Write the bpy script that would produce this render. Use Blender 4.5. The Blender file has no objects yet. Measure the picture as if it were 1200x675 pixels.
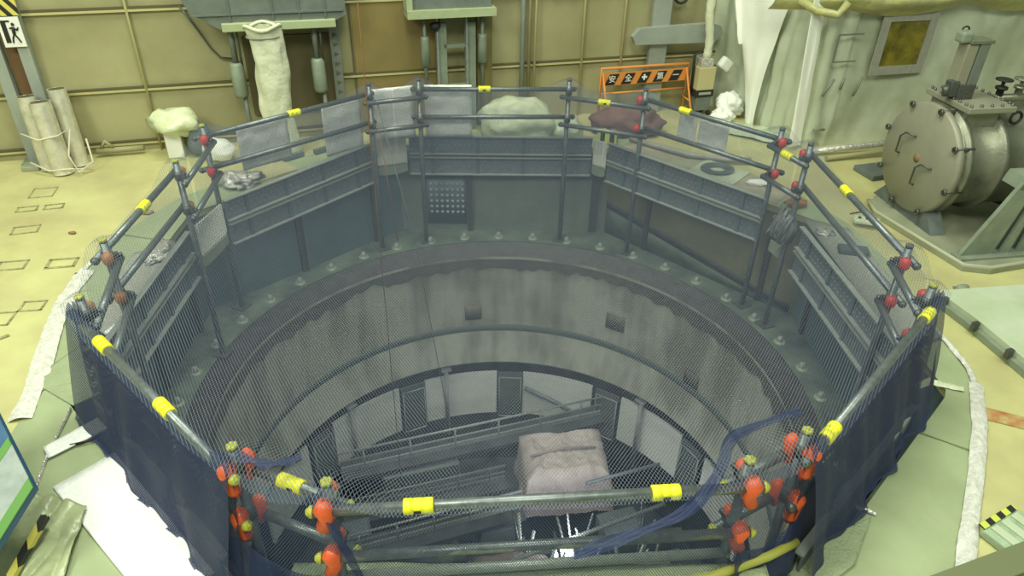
import bpy, bmesh, math, random
from mathutils import Vector, Matrix, noise
random.seed(7)
PI = math.pi
sc = bpy.context.scene
COL = sc.collection

# ------------------------------------------------------------------ camera
cam_d = bpy.data.cameras.new('camera'); cam = bpy.data.objects.new('camera', cam_d); COL.objects.link(cam)
cam_d.sensor_width = 36.0; cam_d.lens = 854.02/1200*36.0; cam_d.clip_start = .05; cam_d.clip_end = 200
PITCH, ROLL, AZ = math.radians(33.205), math.radians(1.3186), .005
dv = Vector((math.sin(AZ)*math.cos(PITCH), math.cos(AZ)*math.cos(PITCH), -math.sin(PITCH)))
rv = Vector((math.cos(AZ), -math.sin(AZ), 0)); uv_ = rv.cross(dv)
r2 = rv*math.cos(ROLL)+uv_*math.sin(ROLL); u2 = -rv*math.sin(ROLL)+uv_*math.cos(ROLL)
M = Matrix.Identity(4)
for i in range(3):
    M[i][0] = r2[i]; M[i][1] = u2[i]; M[i][2] = -dv[i]
M.translation = Vector((.02, -4.721, 3.098))
cam.matrix_world = M
sc.camera = cam

# ------------------------------------------------------------------ light
sc.view_settings.view_transform = 'Standard'; sc.view_settings.look = 'None'
sc.view_settings.exposure = -0.12; sc.view_settings.gamma = 1.0; sc.view_settings.use_curve_mapping = False
w = bpy.data.worlds.new('world'); sc.world = w; w.use_nodes = True
w.node_tree.nodes['Background'].inputs[0].default_value = (.80, .93, .72, 1)
w.node_tree.nodes['Background'].inputs[1].default_value = .35

def lamp(name, loc, size, power, color=(.95, 1, .80), target=(0, 0, 0)):
    l = bpy.data.lights.new(name, 'AREA'); l.shape = 'RECTANGLE'; l.size = size[0]; l.size_y = size[1]
    l.energy = power; l.color = color
    o = bpy.data.objects.new(name, l); COL.objects.link(o); o.location = loc
    o.rotation_euler = (Vector(target)-Vector(loc)).to_track_quat('-Z', 'Y').to_euler()
    return o
lamp('hall_area_light', (-5, -4, 6.5), (2.0, 2.0), 360, target=(-2, -.5, 0))
lamp('hall_area_light', (4.5, -3.5, 7.5), (2.5, 2.5), 150, target=(2.5, 0, 0))
lamp('hall_area_light', (-.5, .2, 9), (2.6, 2.6), 480, target=(0, .6, -2))
lamp('hall_area_light', (.3, -6.5, 8.8), (2.4, 2.4), 430, target=(0, 2, -3))  # added behind the camera to light the well's back concrete and panels
lamp('hall_area_light', (-3, 0, 8.5), (2.5, 2.5), 160, target=(-4, 2.5, 0))

# ------------------------------------------------------------------ materials
MATS = {}
def mat(name, col, rough=.6, metal=0., noise_amt=0., scale=4., col2=None, bump=0., bscale=30., spec=.5, detail=4.):
    if name in MATS: return MATS[name]
    m = bpy.data.materials.new(name); m.use_nodes = True; nt = m.node_tree; N = nt.nodes; L = nt.links
    b = N['Principled BSDF']; b.inputs['Roughness'].default_value = rough; b.inputs['Metallic'].default_value = metal
    b.inputs['Specular IOR Level'].default_value = spec
    b.inputs['Base Color'].default_value = (*col, 1)
    if noise_amt > 0 or bump > 0:
        tc = N.new('ShaderNodeTexCoord')
    if noise_amt > 0:
        n = N.new('ShaderNodeTexNoise'); n.inputs['Scale'].default_value = scale; n.inputs['Detail'].default_value = detail
        n.inputs['Roughness'].default_value = .6
        L.new(tc.outputs['Object'], n.inputs['Vector'])
        r = N.new('ShaderNodeValToRGB'); r.color_ramp.elements[0].position = .33; r.color_ramp.elements[1].position = .67
        c2 = col2 or tuple(c*(1-noise_amt) for c in col)
        r.color_ramp.elements[0].color = (*c2, 1); r.color_ramp.elements[1].color = (*col, 1)
        L.new(n.outputs['Fac'], r.inputs['Fac']); L.new(r.outputs['Color'], b.inputs['Base Color'])
    if bump > 0:
        n2 = N.new('ShaderNodeTexNoise'); n2.inputs['Scale'].default_value = bscale; n2.inputs['Detail'].default_value = 3
        L.new(tc.outputs['Object'], n2.inputs['Vector'])
        bp = N.new('ShaderNodeBump'); bp.inputs['Strength'].default_value = bump; bp.inputs['Distance'].default_value = .02
        L.new(n2.outputs['Fac'], bp.inputs['Height']); L.new(bp.outputs['Normal'], b.inputs['Normal'])
    MATS[name] = m
    return m

def net_mat(name, col, pitch, width, floor_cov=0.0):
    """blue mesh netting: diamond strands over open holes, from the net's own UVs in metres"""
    m = bpy.data.materials.new(name); m.use_nodes = True; nt = m.node_tree; N = nt.nodes; L = nt.links
    out = N['Material Output']; b = N['Principled BSDF']
    b.inputs['Base Color'].default_value = (*col, 1); b.inputs['Roughness'].default_value = .65
    uv = N.new('ShaderNodeUVMap'); sx = N.new('ShaderNodeSeparateXYZ'); L.new(uv.outputs['UV'], sx.inputs[0])
    def strand(sign):
        a = N.new('ShaderNodeMath'); a.operation = 'MULTIPLY_ADD'; a.inputs[1].default_value = sign*.62
        L.new(sx.outputs['Y'], a.inputs[0]); L.new(sx.outputs['X'], a.inputs[2])
        d = N.new('ShaderNodeMath'); d.operation = 'DIVIDE'; d.inputs[1].default_value = pitch; L.new(a.outputs[0], d.inputs[0])
        f = N.new('ShaderNodeMath'); f.operation = 'FRACT'; L.new(d.outputs[0], f.inputs[0])
        g = N.new('ShaderNodeMath'); g.operation = 'LESS_THAN'; g.inputs[1].default_value = width; L.new(f.outputs[0], g.inputs[0])
        return g
    s1, s2 = strand(1), strand(-1)
    mx = N.new('ShaderNodeMath'); mx.operation = 'MAXIMUM'; L.new(s1.outputs[0], mx.inputs[0]); L.new(s2.outputs[0], mx.inputs[1])
    mf = N.new('ShaderNodeMath'); mf.operation = 'MAXIMUM'; mf.inputs[1].default_value = floor_cov; L.new(mx.outputs[0], mf.inputs[0])
    tr = N.new('ShaderNodeBsdfTransparent'); mix = N.new('ShaderNodeMixShader')
    L.new(mf.outputs[0], mix.inputs[0]); L.new(tr.outputs[0], mix.inputs[1]); L.new(b.outputs[0], mix.inputs[2])
    L.new(mix.outputs[0], out.inputs['Surface'])
    MATS[name] = m
    return m

M_floor = mat('floor_paint', (.60, .585, .27), .5, 0, .2, 1.3, (.44, .40, .20), .15, 6)
M_sheet = mat('green_sheet', (.385, .45, .265), .5, 0, .2, 1.8, (.31, .36, .21), .5, 5)
M_sheet2 = mat('green_sheet_ribbed', (.36, .42, .25), .55, 0, .2, 3, (.28, .33, .2), .6, 60)
M_wall = mat('wall_paint', (.40, .375, .205), .6, 0, .2, 1.1, (.29, .27, .14), .1, 8)
M_wallbrown = mat('wall_brown', (.27, .20, .07), .6, 0, .2, 1.6, (.20, .16, .06))
M_seam = mat('wall_seam_dark', (.10, .09, .04), .8)
M_seaml = mat('wall_seam_light', (.50, .45, .22), .7)
M_curt = mat('white_plastic', (.55, .59, .46), .4, 0, .12, 2.5, (.45, .49, .365), .3, 4)
M_curtw = mat('white_plastic_bright', (.92, .93, .86), .45, 0, .05, 3, None, .2, 6)
M_curty = mat('yellow_plastic', (.50, .48, .18), .35, 0, .4, 5, (.36, .36, .18), .8, 9)
M_concrete = mat('concrete_lining', (.41, .40, .34), .7, 0, .3, 1.8, (.22, .215, .18), .25, 9)
M_liner = mat('liner_blue', (.11, .165, .19), .5, 0, .2, 2, (.08, .12, .14))
M_olive = mat('liner_olive', (.22, .21, .12), .5, 0, .3, 2, (.14, .14, .09))
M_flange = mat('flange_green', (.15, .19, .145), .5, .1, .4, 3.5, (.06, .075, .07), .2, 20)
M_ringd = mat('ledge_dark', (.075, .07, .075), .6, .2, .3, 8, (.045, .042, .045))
M_teal = mat('ledge_teal', (.085, .105, .10), .9)
M_pipe = mat('galvanised_pipe', (.23, .26, .27), .38, .6, .25, 30, (.15, .17, .18))
M_pipel = mat('pale_pipe', (.46, .52, .46), .4, .3, .2, 40, (.35, .40, .36))
M_clamp = mat('clamp_steel', (.16, .17, .16), .45, .7, .3, 60)
M_plank = mat('plank_steel', (.20, .23, .26), .5, .3, .25, 25, (.14, .165, .19))
M_lip = mat('plank_lip', (.38, .41, .40), .45, .3, .2, 20)
M_yel = mat('yellow_vinyl', (.88, .86, .03), .4)
M_orange = mat('orange_vinyl', (.85, .13, .04), .4, 0, .2, 30)
M_red = mat('red_vinyl', (.60, .05, .04), .4, 0, .2, 30)
M_brownv = mat('faded_orange_vinyl', (.46, .20, .06), .5, 0, .3, 30)
M_ygrn = mat('yellow_cap', (.62, .62, .08), .5, 0, .3, 80, (.25, .28, .05))
M_black = mat('black', (.015, .015, .015), .6)
M_white = mat('white_paint', (.80, .80, .76), .5)
M_foil = mat('white_foil', (.97, .97, .97), .35, 0, .06, 60, (.84, .84, .86), .25, 45)
M_tape = mat('silver_tape', (.78, .76, .72), .22, .5, .3, 40, (.50, .48, .46), 1.0, 35)
M_steel = mat('vessel_steel', (.27, .28, .21), .4, .55, .2, 6, (.19, .20, .15), .1, 40)
M_lid = mat('lid_steel', (.30, .29, .215), .5, .2, .15, 3, (.33, .33, .26), .1, 60)
M_gsteel = mat('green_steel', (.27, .32, .245), .5, .1, .2, 8)
M_mach = mat('machine_green', (.19, .215, .19), .5, .1, .2, 6, (.14, .165, .145))
M_machl = mat('machine_pale_green', (.42, .48, .28), .5, 0, .15, 6)
M_grey = mat('grey_beam', (.35, .39, .35), .5, .1, .15, 5)
M_olv = mat('olive_pipe', (.30, .29, .15), .5)
M_bag = mat('white_bag', (.74, .80, .62), .35, 0, .2, 6, (.60, .64, .38), .8, 14)
M_sock = mat('white_sleeve', (.68, .70, .52), .6, 0, .15, 6, (.58, .60, .44), .6, 14)
M_roll = mat('silver_roll', (.82, .80, .68), .30, .45, .1, 12, (.62, .60, .47))
M_rope = mat('brown_rope', (.30, .14, .06), .8)
M_ropew = mat('pale_rope', (.62, .60, .48), .8)
M_haz = None
M_blue = mat('blue_board', (.04, .12, .24), .5, 0, .2, 8)
M_sign = mat('pale_sign', (.33, .38, .36), .5, 0, .2, 20, (.26, .30, .29))
M_green = mat('green_stripe', (.10, .26, .05), .5)
M_orng = mat('orange_barrier', (.72, .27, .06), .5)
M_pale = mat('pale_grey_sheet', (.90, .91, .88), .6, 0, .12, 4, None, .4, 8)
M_mesh = mat('expanded_mesh', (.72, .74, .68), .5, .2)
M_pink = mat('pink_wrap', (.56, .47, .47), .6, 0, .2, 4, (.44, .37, .38), .6, 8)
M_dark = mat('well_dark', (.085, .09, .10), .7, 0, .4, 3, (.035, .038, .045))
M_white2 = mat('insulation_white', (.88, .90, .88), .55, 0, .1, 4, None, .3, 8)
M_doorg = mat('door_grey', (.15, .175, .17), .6, 0, .25, 9)
M_plat = mat('platform_grey', (.36, .38, .27), .5, 0, .35, 2.2, (.24, .25, .18), .3, 5)
M_tray = mat('tray_sheet', (.58, .64, .50), .4, 0, .15, 2, (.46, .54, .36), .5, 4)
M_mark = mat('floor_marking_dark', (.20, .19, .10), .8, 0, .4, 18, (.42, .40, .2))
M_redp = mat('red_floor_paint', (.42, .14, .05), .6, 0, .4, 14, (.50, .42, .18))
M_redbag = mat('red_cloth', (.22, .11, .09), .8, 0, .3, 10)
M_tan = mat('tan_box', (.50, .45, .24), .6)
M_winview = mat('window_view', (.28, .24, .03), .25, 0, .6, 6, (.10, .085, .02))
M_gtape = mat('grey_tape', (.40, .40, .34), .5, .1, .2, 20)
M_tapes = mat('grey_tape_thin', (.20, .21, .17), .5)
M_orhole = mat('rust_spot', (.33, .21, .11), .7, 0, .3, 12)
NETC = (.045, .075, .17)
M_net = net_mat('net_mesh', (.12, .15, .22), .0165, .115)
M_net_side = net_mat('net_mesh_doubled', (.06, .09, .20), .013, .22)
M_net_dense = net_mat('net_mesh_bunched', (.018, .032, .10), .011, .52)

def hazard(name, c1, c2, scale, axis=(1, 1, 0)):
    m = bpy.data.materials.new(name); m.use_nodes = True; N = m.node_tree.nodes; L = m.node_tree.links
    b = N['Principled BSDF']; tc = N.new('ShaderNodeTexCoord'); dt = N.new('ShaderNodeVectorMath'); dt.operation = 'DOT_PRODUCT'
    dt.inputs[1].default_value = [a*scale for a in axis]; L.new(tc.outputs['Object'], dt.inputs[0])
    f = N.new('ShaderNodeMath'); f.operation = 'FRACT'; L.new(dt.outputs['Value'], f.inputs[0])
    g = N.new('ShaderNodeMath'); g.operation = 'LESS_THAN'; g.inputs[1].default_value = .5; L.new(f.outputs[0], g.inputs[0])
    mx = N.new('ShaderNodeMix'); mx.data_type = 'RGBA'; mx.inputs['A'].default_value = (*c1, 1); mx.inputs['B'].default_value = (*c2, 1)
    L.new(g.outputs[0], mx.inputs['Factor']); L.new(mx.outputs['Result'], b.inputs['Base Color'])
    return m
M_haz = hazard('hazard_stripes', (.65, .58, .12), (.02, .02, .02), 9, (1, .6, .8))
M_haz2 = hazard('hazard_stripes_fine', (.60, .66, .10), (.02, .02, .02), 11, (1, .3, .0))

# ------------------------------------------------------------------ mesh builder (world coordinates)
class MB:
    def __init__(s): s.v = []; s.f = []; s.uv = None; s.sm = []
    def add(s, vs, fs, smooth=False):
        n = len(s.v); s.v += [Vector(v) for v in vs]; s.f += [tuple(i+n for i in f) for f in fs]; s.sm += [smooth]*len(fs); return s
    def box(s, c, size, rz=0, R=None, bev=0):
        c = Vector(c); h = Vector(size)/2; R = R or Matrix.Rotation(rz, 3, 'Z')
        if bev <= 0:
            vs = [c+R@Vector((x*h.x, y*h.y, z*h.z)) for x in (-1, 1) for y in (-1, 1) for z in (-1, 1)]
            return s.add(vs, [(0, 1, 3, 2), (4, 6, 7, 5), (0, 4, 5, 1), (2, 3, 7, 6), (0, 2, 6, 4), (1, 5, 7, 3)])
        bm = bmesh.new(); bmesh.ops.create_cube(bm, size=1)
        for v in bm.verts: v.co = Vector((v.co.x*size[0], v.co.y*size[1], v.co.z*size[2]))
        bmesh.ops.bevel(bm, geom=bm.edges[:], offset=bev, segments=2, affect='EDGES', profile=.5)
        bm.verts.index_update()
        s.add([c+R@v.co for v in bm.verts], [tuple(v.index for v in f.verts) for f in bm.faces]); bm.free(); return s
    def tube(s, pts, r, seg=12, caps=True, smooth=True, rs=None):
        pts = [Vector(p) for p in pts]; n = len(pts); vs = []; fs = []
        t0 = (pts[1]-pts[0]).normalized(); a = Vector((0, 0, 1)) if abs(t0.z) < .9 else Vector((1, 0, 0))
        nrm = t0.cross(a).normalized()
        for i, p in enumerate(pts):
            t = ((pts[min(i+1, n-1)]-pts[max(i-1, 0)])).normalized()
            nrm = (nrm-t*nrm.dot(t)).normalized(); b = t.cross(nrm); rr = rs[i] if rs else r
            for k in range(seg):
                an = 2*PI*k/seg; vs.append(p+(nrm*math.cos(an)+b*math.sin(an))*rr)
        for i in range(n-1):
            for k in range(seg):
                fs.append((i*seg+k, i*seg+(k+1) % seg, (i+1)*seg+(k+1) % seg, (i+1)*seg+k))
        s.add(vs, fs, smooth)
        if caps:
            m = len(s.v)-len(vs)
            s.f.append(tuple(m+k for k in range(seg))[::-1]); s.f.append(tuple(m+(n-1)*seg+k for k in range(seg))); s.sm += [False]*2
        return s
    def prism(s, poly, z0, z1, T=None):
        """poly: list of (x,y); extruded in z, T maps local to world"""
        T = T or (lambda p: Vector(p)); n = len(poly)
        vs = [T((x, y, z0)) for x, y in poly]+[T((x, y, z1)) for x, y in poly]
        fs = [tuple(range(n))[::-1], tuple(range(n, 2*n))]+[(i, (i+1) % n, n+(i+1) % n, n+i) for i in range(n)]
        return s.add(vs, fs)
    def lathe(s, prof, seg=96, a0=0, a1=2*PI, c=(0, 0, 0), R=None, smooth=True):
        c = Vector(c); full = abs(a1-a0-2*PI) < 1e-6; m = seg if full else seg+1; vs = []; fs = []
        for k in range(m):
            a = a0+(a1-a0)*k/seg
            for r, z in prof:
                p = Vector((r*math.cos(a), r*math.sin(a), z)); vs.append(c+(R@p if R else p))
        q = len(prof)
        for k in range(seg):
            k2 = (k+1) % m
            for j in range(q-1): fs.append((k*q+j, k2*q+j, k2*q+j+1, k*q+j+1))
        return s.add(vs, fs, smooth)
    def blob(s, c, rad, sub=3, amp=.15, fr=2., seed=0, flat=None):
        bm = bmesh.new(); bmesh.ops.create_icosphere(bm, subdivisions=sub, radius=1)
        vs = []
        for v in bm.verts:
            p = v.co.copy(); d = 1+amp*noise.noise(p*fr+Vector((seed*3.1, seed*1.7, 0)))+amp*.5*noise.noise(p*fr*2.7+Vector((seed, 0, seed)))
            q = Vector((p.x*rad[0], p.y*rad[1], p.z*rad[2]))*d
            if flat is not None: q.z = max(q.z, flat)
            vs.append(Vector(c)+q)
        bm.verts.index_update(); s.add(vs, [tuple(v.index for v in f.verts) for f in bm.faces], True); bm.free(); return s
    def grid(s, fn, nu, nv, uvfn=None, smooth=True):
        vs = [fn(i/nu, j/nv) for j in range(nv+1) for i in range(nu+1)]
        fs = [(j*(nu+1)+i, j*(nu+1)+i+1, (j+1)*(nu+1)+i+1, (j+1)*(nu+1)+i) for j in range(nv) for i in range(nu)]
        if uvfn: s.uv = [uvfn(i/nu, j/nv) for j in range(nv+1) for i in range(nu+1)]
        return s.add(vs, fs, smooth)
    def build(s, name, m, parent=None, solid=0, bev=0):
        me = bpy.data.meshes.new(name)
        root = parent
        while root is not None and root.parent: root = root.parent
        inv = root.matrix_world.inverted() if root else Matrix.Identity(4)
        if parent is None:
            # origin at the base centre
            xs = [v.x for v in s.v]; ys = [v.y for v in s.v]; zs = [v.z for v in s.v]
            o0 = Vector(((min(xs)+max(xs))/2, (min(ys)+max(ys))/2, min(zs)))
            inv = Matrix.Translation(-o0)
        me.from_pydata([inv@v for v in s.v], [], s.f); me.update()
        me.polygons.foreach_set('use_smooth', s.sm)
        if s.uv:
            ul = me.uv_layers.new(name='UVMap')
            for lp in me.loops: ul.data[lp.index].uv = s.uv[lp.vertex_index]
        bm = bmesh.new(); bm.from_mesh(me); bmesh.ops.recalc_face_normals(bm, faces=bm.faces) if not s.uv else None; bm.to_mesh(me); bm.free()
        me.materials.append(m)
        o = bpy.data.objects.new(name, me); COL.objects.link(o)
        if parent: o.parent = parent
        else: o.location = o0
        if parent: o.matrix_parent_inverse = Matrix.Identity(4); o.location = (0, 0, 0); o.rotation_euler = (0, 0, 0)
        if solid: 
            md = o.modifiers.new('thickness', 'SOLIDIFY'); md.thickness = solid
        if bev:
            md = o.modifiers.new('bevel', 'BEVEL'); md.width = bev; md.segments = 2; md.limit_method = 'ANGLE'
        bpy.context.view_layer.update() if parent is None else None
        return o

def empty(name, loc, label, cat, group=None, rz=0):
    o = bpy.data.objects.new(name, None); COL.objects.link(o); o.location = loc; o.rotation_euler = (0, 0, rz)
    o.empty_display_size = .05
    o.matrix_world = Matrix.Translation(Vector(loc)) @ Matrix.Rotation(rz, 4, 'Z')
    o['label'] = label; o['category'] = cat
    if group: o['group'] = group
    return o
def tag(o, label, cat, group=None, kind=None):
    o['label'] = label; o['category'] = cat
    if group: o['group'] = group
    if kind: o['kind'] = kind
    return o
def struct(o, label=None):
    o['kind'] = 'structure'
    if label: o['label'] = label
    return o
def copy_tree(o, parent=None):
    c = o.copy(); COL.objects.link(c)
    if parent: c.parent = parent
    for ch in list(o.children): copy_tree(ch, c)
    return c
def V(*a): return Vector(a)

# ------------------------------------------------------------------ layout numbers
ZF = -1.05                       # flange level, floor is 0
TOPZ, MIDZ = .70, .405
POST = [(-1.407, 2.378), (-.937, 2.567), (.595, 2.666), (1.338, 2.396), (2.386, 1.395), (2.524, 1.059), (2.584, -.645), (2.514, -1.111),
        (1.363, -2.343), (1.058, -2.527), (-.702, -2.692), (-1.144, -2.506), (-2.343, -1.412), (-2.514, -.785), (-2.545, .44), (-2.611, 1.184)]
PV = [Vector((x, y, 0)) for x, y in POST]
SIDE = {'back': (1, 2), 'back right': (3, 4), 'right': (5, 6), 'front right': (7, 8), 'front': (9, 10), 'front left': (11, 12), 'left': (13, 14), 'back left': (15, 0)}
def outward(a, b):
    m = (PV[a]+PV[b])/2; d = (PV[b]-PV[a]).normalized(); n = Vector((d.y, -d.x, 0))
    return n if n.dot(m) > 0 else -n

OA, OROT = 2.86, math.radians(1.0)
def octr(a, ap=OA):
    t = (a-OROT+PI/8) % (PI/4)-PI/8
    return ap/math.cos(t)
def LP(deg, z, inset=.0):
    a = math.radians(deg); r = octr(a)-inset; return V(r*math.cos(a), r*math.sin(a), z)
def LN(deg):
    a = math.radians(deg); return OROT+round((a-OROT)/(PI/4))*PI/4
OCT = [OROT+PI/8+k*PI/4 for k in range(8)]
# ------------------------------------------------------------------ setting: floor, well, walls
def ring_poly(R, n=64, cx=0, cy=0): return [(cx+R*math.cos(2*PI*k/n), cy+R*math.sin(2*PI*k/n)) for k in range(n)]
def floor_with_hole():
    bm = MB(); n = 96; ring = [V(octr(2*PI*k/n+OROT+PI/8)*math.cos(2*PI*k/n+OROT+PI/8), octr(2*PI*k/n+OROT+PI/8)*math.sin(2*PI*k/n+OROT+PI/8), 0) for k in range(n)]
    out = []
    for k in range(n):
        a = 2*PI*k/n+OROT+PI/8; c, s_ = math.cos(a), math.sin(a); t = 9/max(abs(c), abs(s_)); out.append(V(c*t, s_*t, 0))
    low = [p+V(0, 0, -.06) for p in ring]
    bm.add(ring+out+low, [(k, (k+1) % n, n+(k+1) % n, n+k) for k in range(n)]+[(k, 2*n+k, 2*n+(k+1) % n, (k+1) % n) for k in range(n)])
    return bm
struct(floor_with_hole().build('floor', M_floor))
# well liner: upper steel wall, shading and reflections put into its panel colours
def liner(name, k0, k1, m, z0=ZF, z1=-.06):
    g = MB(); pts = [V((OA+.005)/math.cos(PI/8)*math.cos(OROT-PI/8+k*PI/4), (OA+.005)/math.cos(PI/8)*math.sin(OROT-PI/8+k*PI/4), 0) for k in range(k0, k1+1)]
    for i in range(len(pts)-1):
        for za, zb in ((z0, z1),):
            g.add([pts[i]+V(0, 0, za), pts[i+1]+V(0, 0, za), pts[i+1]+V(0, 0, zb), pts[i]+V(0, 0, zb)], [(0, 1, 2, 3)])
    return struct(g.build(name, m))
liner('wall_well_liner', 3, 9, M_liner)
liner('wall_well_liner_olive', 1, 2, M_olive)
liner('wall_well_liner_back', 2, 3, mat('liner_greygreen', (.17, .20, .17), .5, 0, .25, 2, (.12, .145, .13)))
for deg, wd in ((139, .07), (99, .06), (71, .09), (58, .05), (30, .05), (18, .05), (165, .05), (181, .05), (120.5, .05)):
    struct(MB().box(LP(deg, (ZF-.32)/2, .02), (.03, wd, -.32-ZF-.01), LN(deg)).build('trim_liner_rib', M_ringd))
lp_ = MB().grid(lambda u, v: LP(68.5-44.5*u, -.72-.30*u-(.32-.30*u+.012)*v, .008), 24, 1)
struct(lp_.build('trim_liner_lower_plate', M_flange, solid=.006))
bd = MB().grid(lambda u, v: LP(68.5-44.5*u, -.64-.30*u-.09*v, .016), 24, 1)  # dark band paints the shadow where the liner meets the flange
struct(bd.build('trim_liner_shadow_band', M_ringd, solid=.006))
# steel plate of raised dimples at the back
dm = MB(); 
dm.grid(lambda u, v: LP(108.4-8.6*u, -.38-.58*v, .01), 8, 1)
dp = dm.build('trim_dimple_plate', M_liner, solid=.01); struct(dp)
d2 = MB()
for i in range(7):
    for j in range(6):
        d2.blob(LP(107.5-1.15*i, -.45-.07*j, .028), (.02, .02, .018), 1, 0)
o = d2.build('dimples', M_lip, dp)
# pair of small bolts on pale panel in the back liner
fl = MB().grid(lambda u, v: V((2.60+(octr(2*PI*u, OA+.02)-2.60)*v)*math.cos(2*PI*u), (2.60+(octr(2*PI*u, OA+.02)-2.60)*v)*math.sin(2*PI*u), ZF), 192, 3).build('floor_well_flange', M_flange); struct(fl)
lg = MB().lathe([(2.60, ZF), (2.60, ZF-.015), (2.455, ZF-.015), (2.445, ZF-.13), (2.42, ZF-.135)], 128).build('trim_well_ledge', M_ringd); struct(lg)
# concrete lining with streaks
mc = bpy.data.materials.new('concrete_streaked'); mc.use_nodes = True
N = mc.node_tree.nodes; L = mc.node_tree.links; b = N['Principled BSDF']; b.inputs['Roughness'].default_value = .7
tc = N.new('ShaderNodeTexCoord'); mp = N.new('ShaderNodeMapping'); mp.inputs['Scale'].default_value = (1, 1, .12); L.new(tc.outputs['Object'], mp.inputs[0])
n1 = N.new('ShaderNodeTexNoise'); n1.inputs['Scale'].default_value = 4.5; n1.inputs['Detail'].default_value = 5; L.new(mp.outputs[0], n1.inputs['Vector'])
n2 = N.new('ShaderNodeTexNoise'); n2.inputs['Scale'].default_value = 1.3; n2.inputs['Detail'].default_value = 3; L.new(tc.outputs['Object'], n2.inputs['Vector'])
ad = N.new('ShaderNodeMath'); ad.operation = 'ADD'; L.new(n1.outputs['Fac'], ad.inputs[0]); L.new(n2.outputs['Fac'], ad.inputs[1])
rp = N.new('ShaderNodeValToRGB'); rp.color_ramp.elements[0].position = .78; rp.color_ramp.elements[1].position = 1.2
e_ = rp.color_ramp.elements; e_[0].color = (.19, .19, .155, 1); e_[1].color = (.37, .37, .315, 1)
hv = N.new('ShaderNodeMath'); hv.operation = 'MULTIPLY'; hv.inputs[1].default_value = 1.0; L.new(ad.outputs[0], hv.inputs[0])
rp.color_ramp.elements[1].position = 1.0; 
sub = N.new('ShaderNodeMapRange'); sub.inputs['From Min'].default_value = .70; sub.inputs['From Max'].default_value = 1.25; L.new(hv.outputs[0], sub.inputs['Value'])
rp.color_ramp.elements[0].position = .2; rp.color_ramp.elements[1].position = .75
L.new(sub.outputs[0], rp.inputs['Fac']); L.new(rp.outputs['Color'], b.inputs['Base Color'])
bp = N.new('ShaderNodeBump'); bp.inputs['Strength'].default_value = .2; L.new(n1.outputs['Fac'], bp.inputs['Height']); L.new(bp.outputs['Normal'], b.inputs['Normal'])
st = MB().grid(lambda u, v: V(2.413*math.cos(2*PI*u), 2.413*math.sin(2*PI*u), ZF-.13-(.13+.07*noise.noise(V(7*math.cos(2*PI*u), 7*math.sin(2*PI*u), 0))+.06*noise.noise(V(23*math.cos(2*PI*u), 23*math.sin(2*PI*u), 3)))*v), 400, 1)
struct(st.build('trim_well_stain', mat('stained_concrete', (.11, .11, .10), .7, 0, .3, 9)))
cl = MB().lathe([(2.42, ZF-.10), (2.43, -1.4), (2.44, -2.12)], 128).build('wall_well_concrete', mc); struct(cl)
cl2 = MB().lathe([(2.43, -2.20), (2.40, -2.40), (2.345, -2.62)], 128).build('wall_well_concrete_lower', mc); struct(cl2)
struct(MB().lathe([(2.44, -2.115), (2.428, -2.118), (2.424, -2.16), (2.426, -2.195), (2.43, -2.205)], 128).build('trim_well_groove', M_teal))
struct(MB().lathe([(2.345, -2.62), (2.40, -2.68), (2.62, -2.68), (2.62, -2.80)], 128).build('trim_well_soffit', M_ringd))
# rust / damp patches on the concrete (wall openings, filled)
for deg, z, wd, ht in ((99.5, -1.92, .20, .20), (59, -1.80, .23, .21), (34, -2.01, .2, .17)):
    a = math.radians(deg); R_ = 2.43
    struct(MB().grid(lambda u, v: V((R_-.006)*math.cos(a+(u-.5)*wd/R_), (R_-.006)*math.sin(a+(u-.5)*wd/R_), z+(v-.5)*ht), 4, 1).build('trim_damp_patch', mat('damp_patch', (.15, .125, .11), .7, 0, .4, 12), solid=.004))
# lower vessel wall (dark) and bottom
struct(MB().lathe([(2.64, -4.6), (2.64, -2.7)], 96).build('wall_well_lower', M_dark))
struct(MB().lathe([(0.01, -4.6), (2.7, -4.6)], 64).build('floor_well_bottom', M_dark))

# flange bolts
def bolt():
    e = empty('flange_bolt', (0, 0, ZF), 'large domed nut and washer on the green flange ring of the well', 'bolt', 'bolts of the flange ring')
    MB().lathe([(0, .012), (.05, .012), (.055, 0)], 20, c=(0, 0, ZF)).build('washer', M_gsteel, e)
    MB().lathe([(0, .062), (.018, .06), (.028, .045), (.032, .012)], 6, c=(0, 0, ZF), smooth=False).build('nut', M_lip, e)
    return e
b0 = bolt()
for k, deg in enumerate([120.6-8.4*i-3 for i in range(-9, 17)]):
    o = b0 if k == 0 else copy_tree(b0)
    a = math.radians(deg); o.location = (2.70*math.cos(a), 2.70*math.sin(a), ZF); o.rotation_euler = (0, 0, a)

# lower level: white insulation panels, doors, columns
def arc_panel(name, R, a0, a1, z0, z1, m, th=.03, parent=None, n=12):
    g = MB(); a0, a1 = math.radians(a0), math.radians(a1); vs = []; fs = []
    for k in range(n+1):
        a = a0+(a1-a0)*k/n
        for rr, z in ((R, z0), (R, z1), (R+th, z1), (R+th, z0)): vs.append(V(rr*math.cos(a), rr*math.sin(a), z))
    for k in range(n):
        for j in range(4): fs.append((k*4+j, (k+1)*4+j, (k+1)*4+(j+1) % 4, k*4+(j+1) % 4))
    fs += [(0, 1, 2, 3), (n*4, n*4+3, n*4+2, n*4+1)]
    g.add(vs, fs); return g.build(name, m, parent)
panels = [(92.6, 114, 'left of the middle grey hatch'), (64, 84.8, 'right of the middle grey hatch'), (122, 143.5, 'left, between two grey hatches'),
          (34, 54.8, 'right, between two grey hatches'), (153, 172, 'far left, past the last hatch'), (5, 25, 'far right, past the last hatch')]
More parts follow.
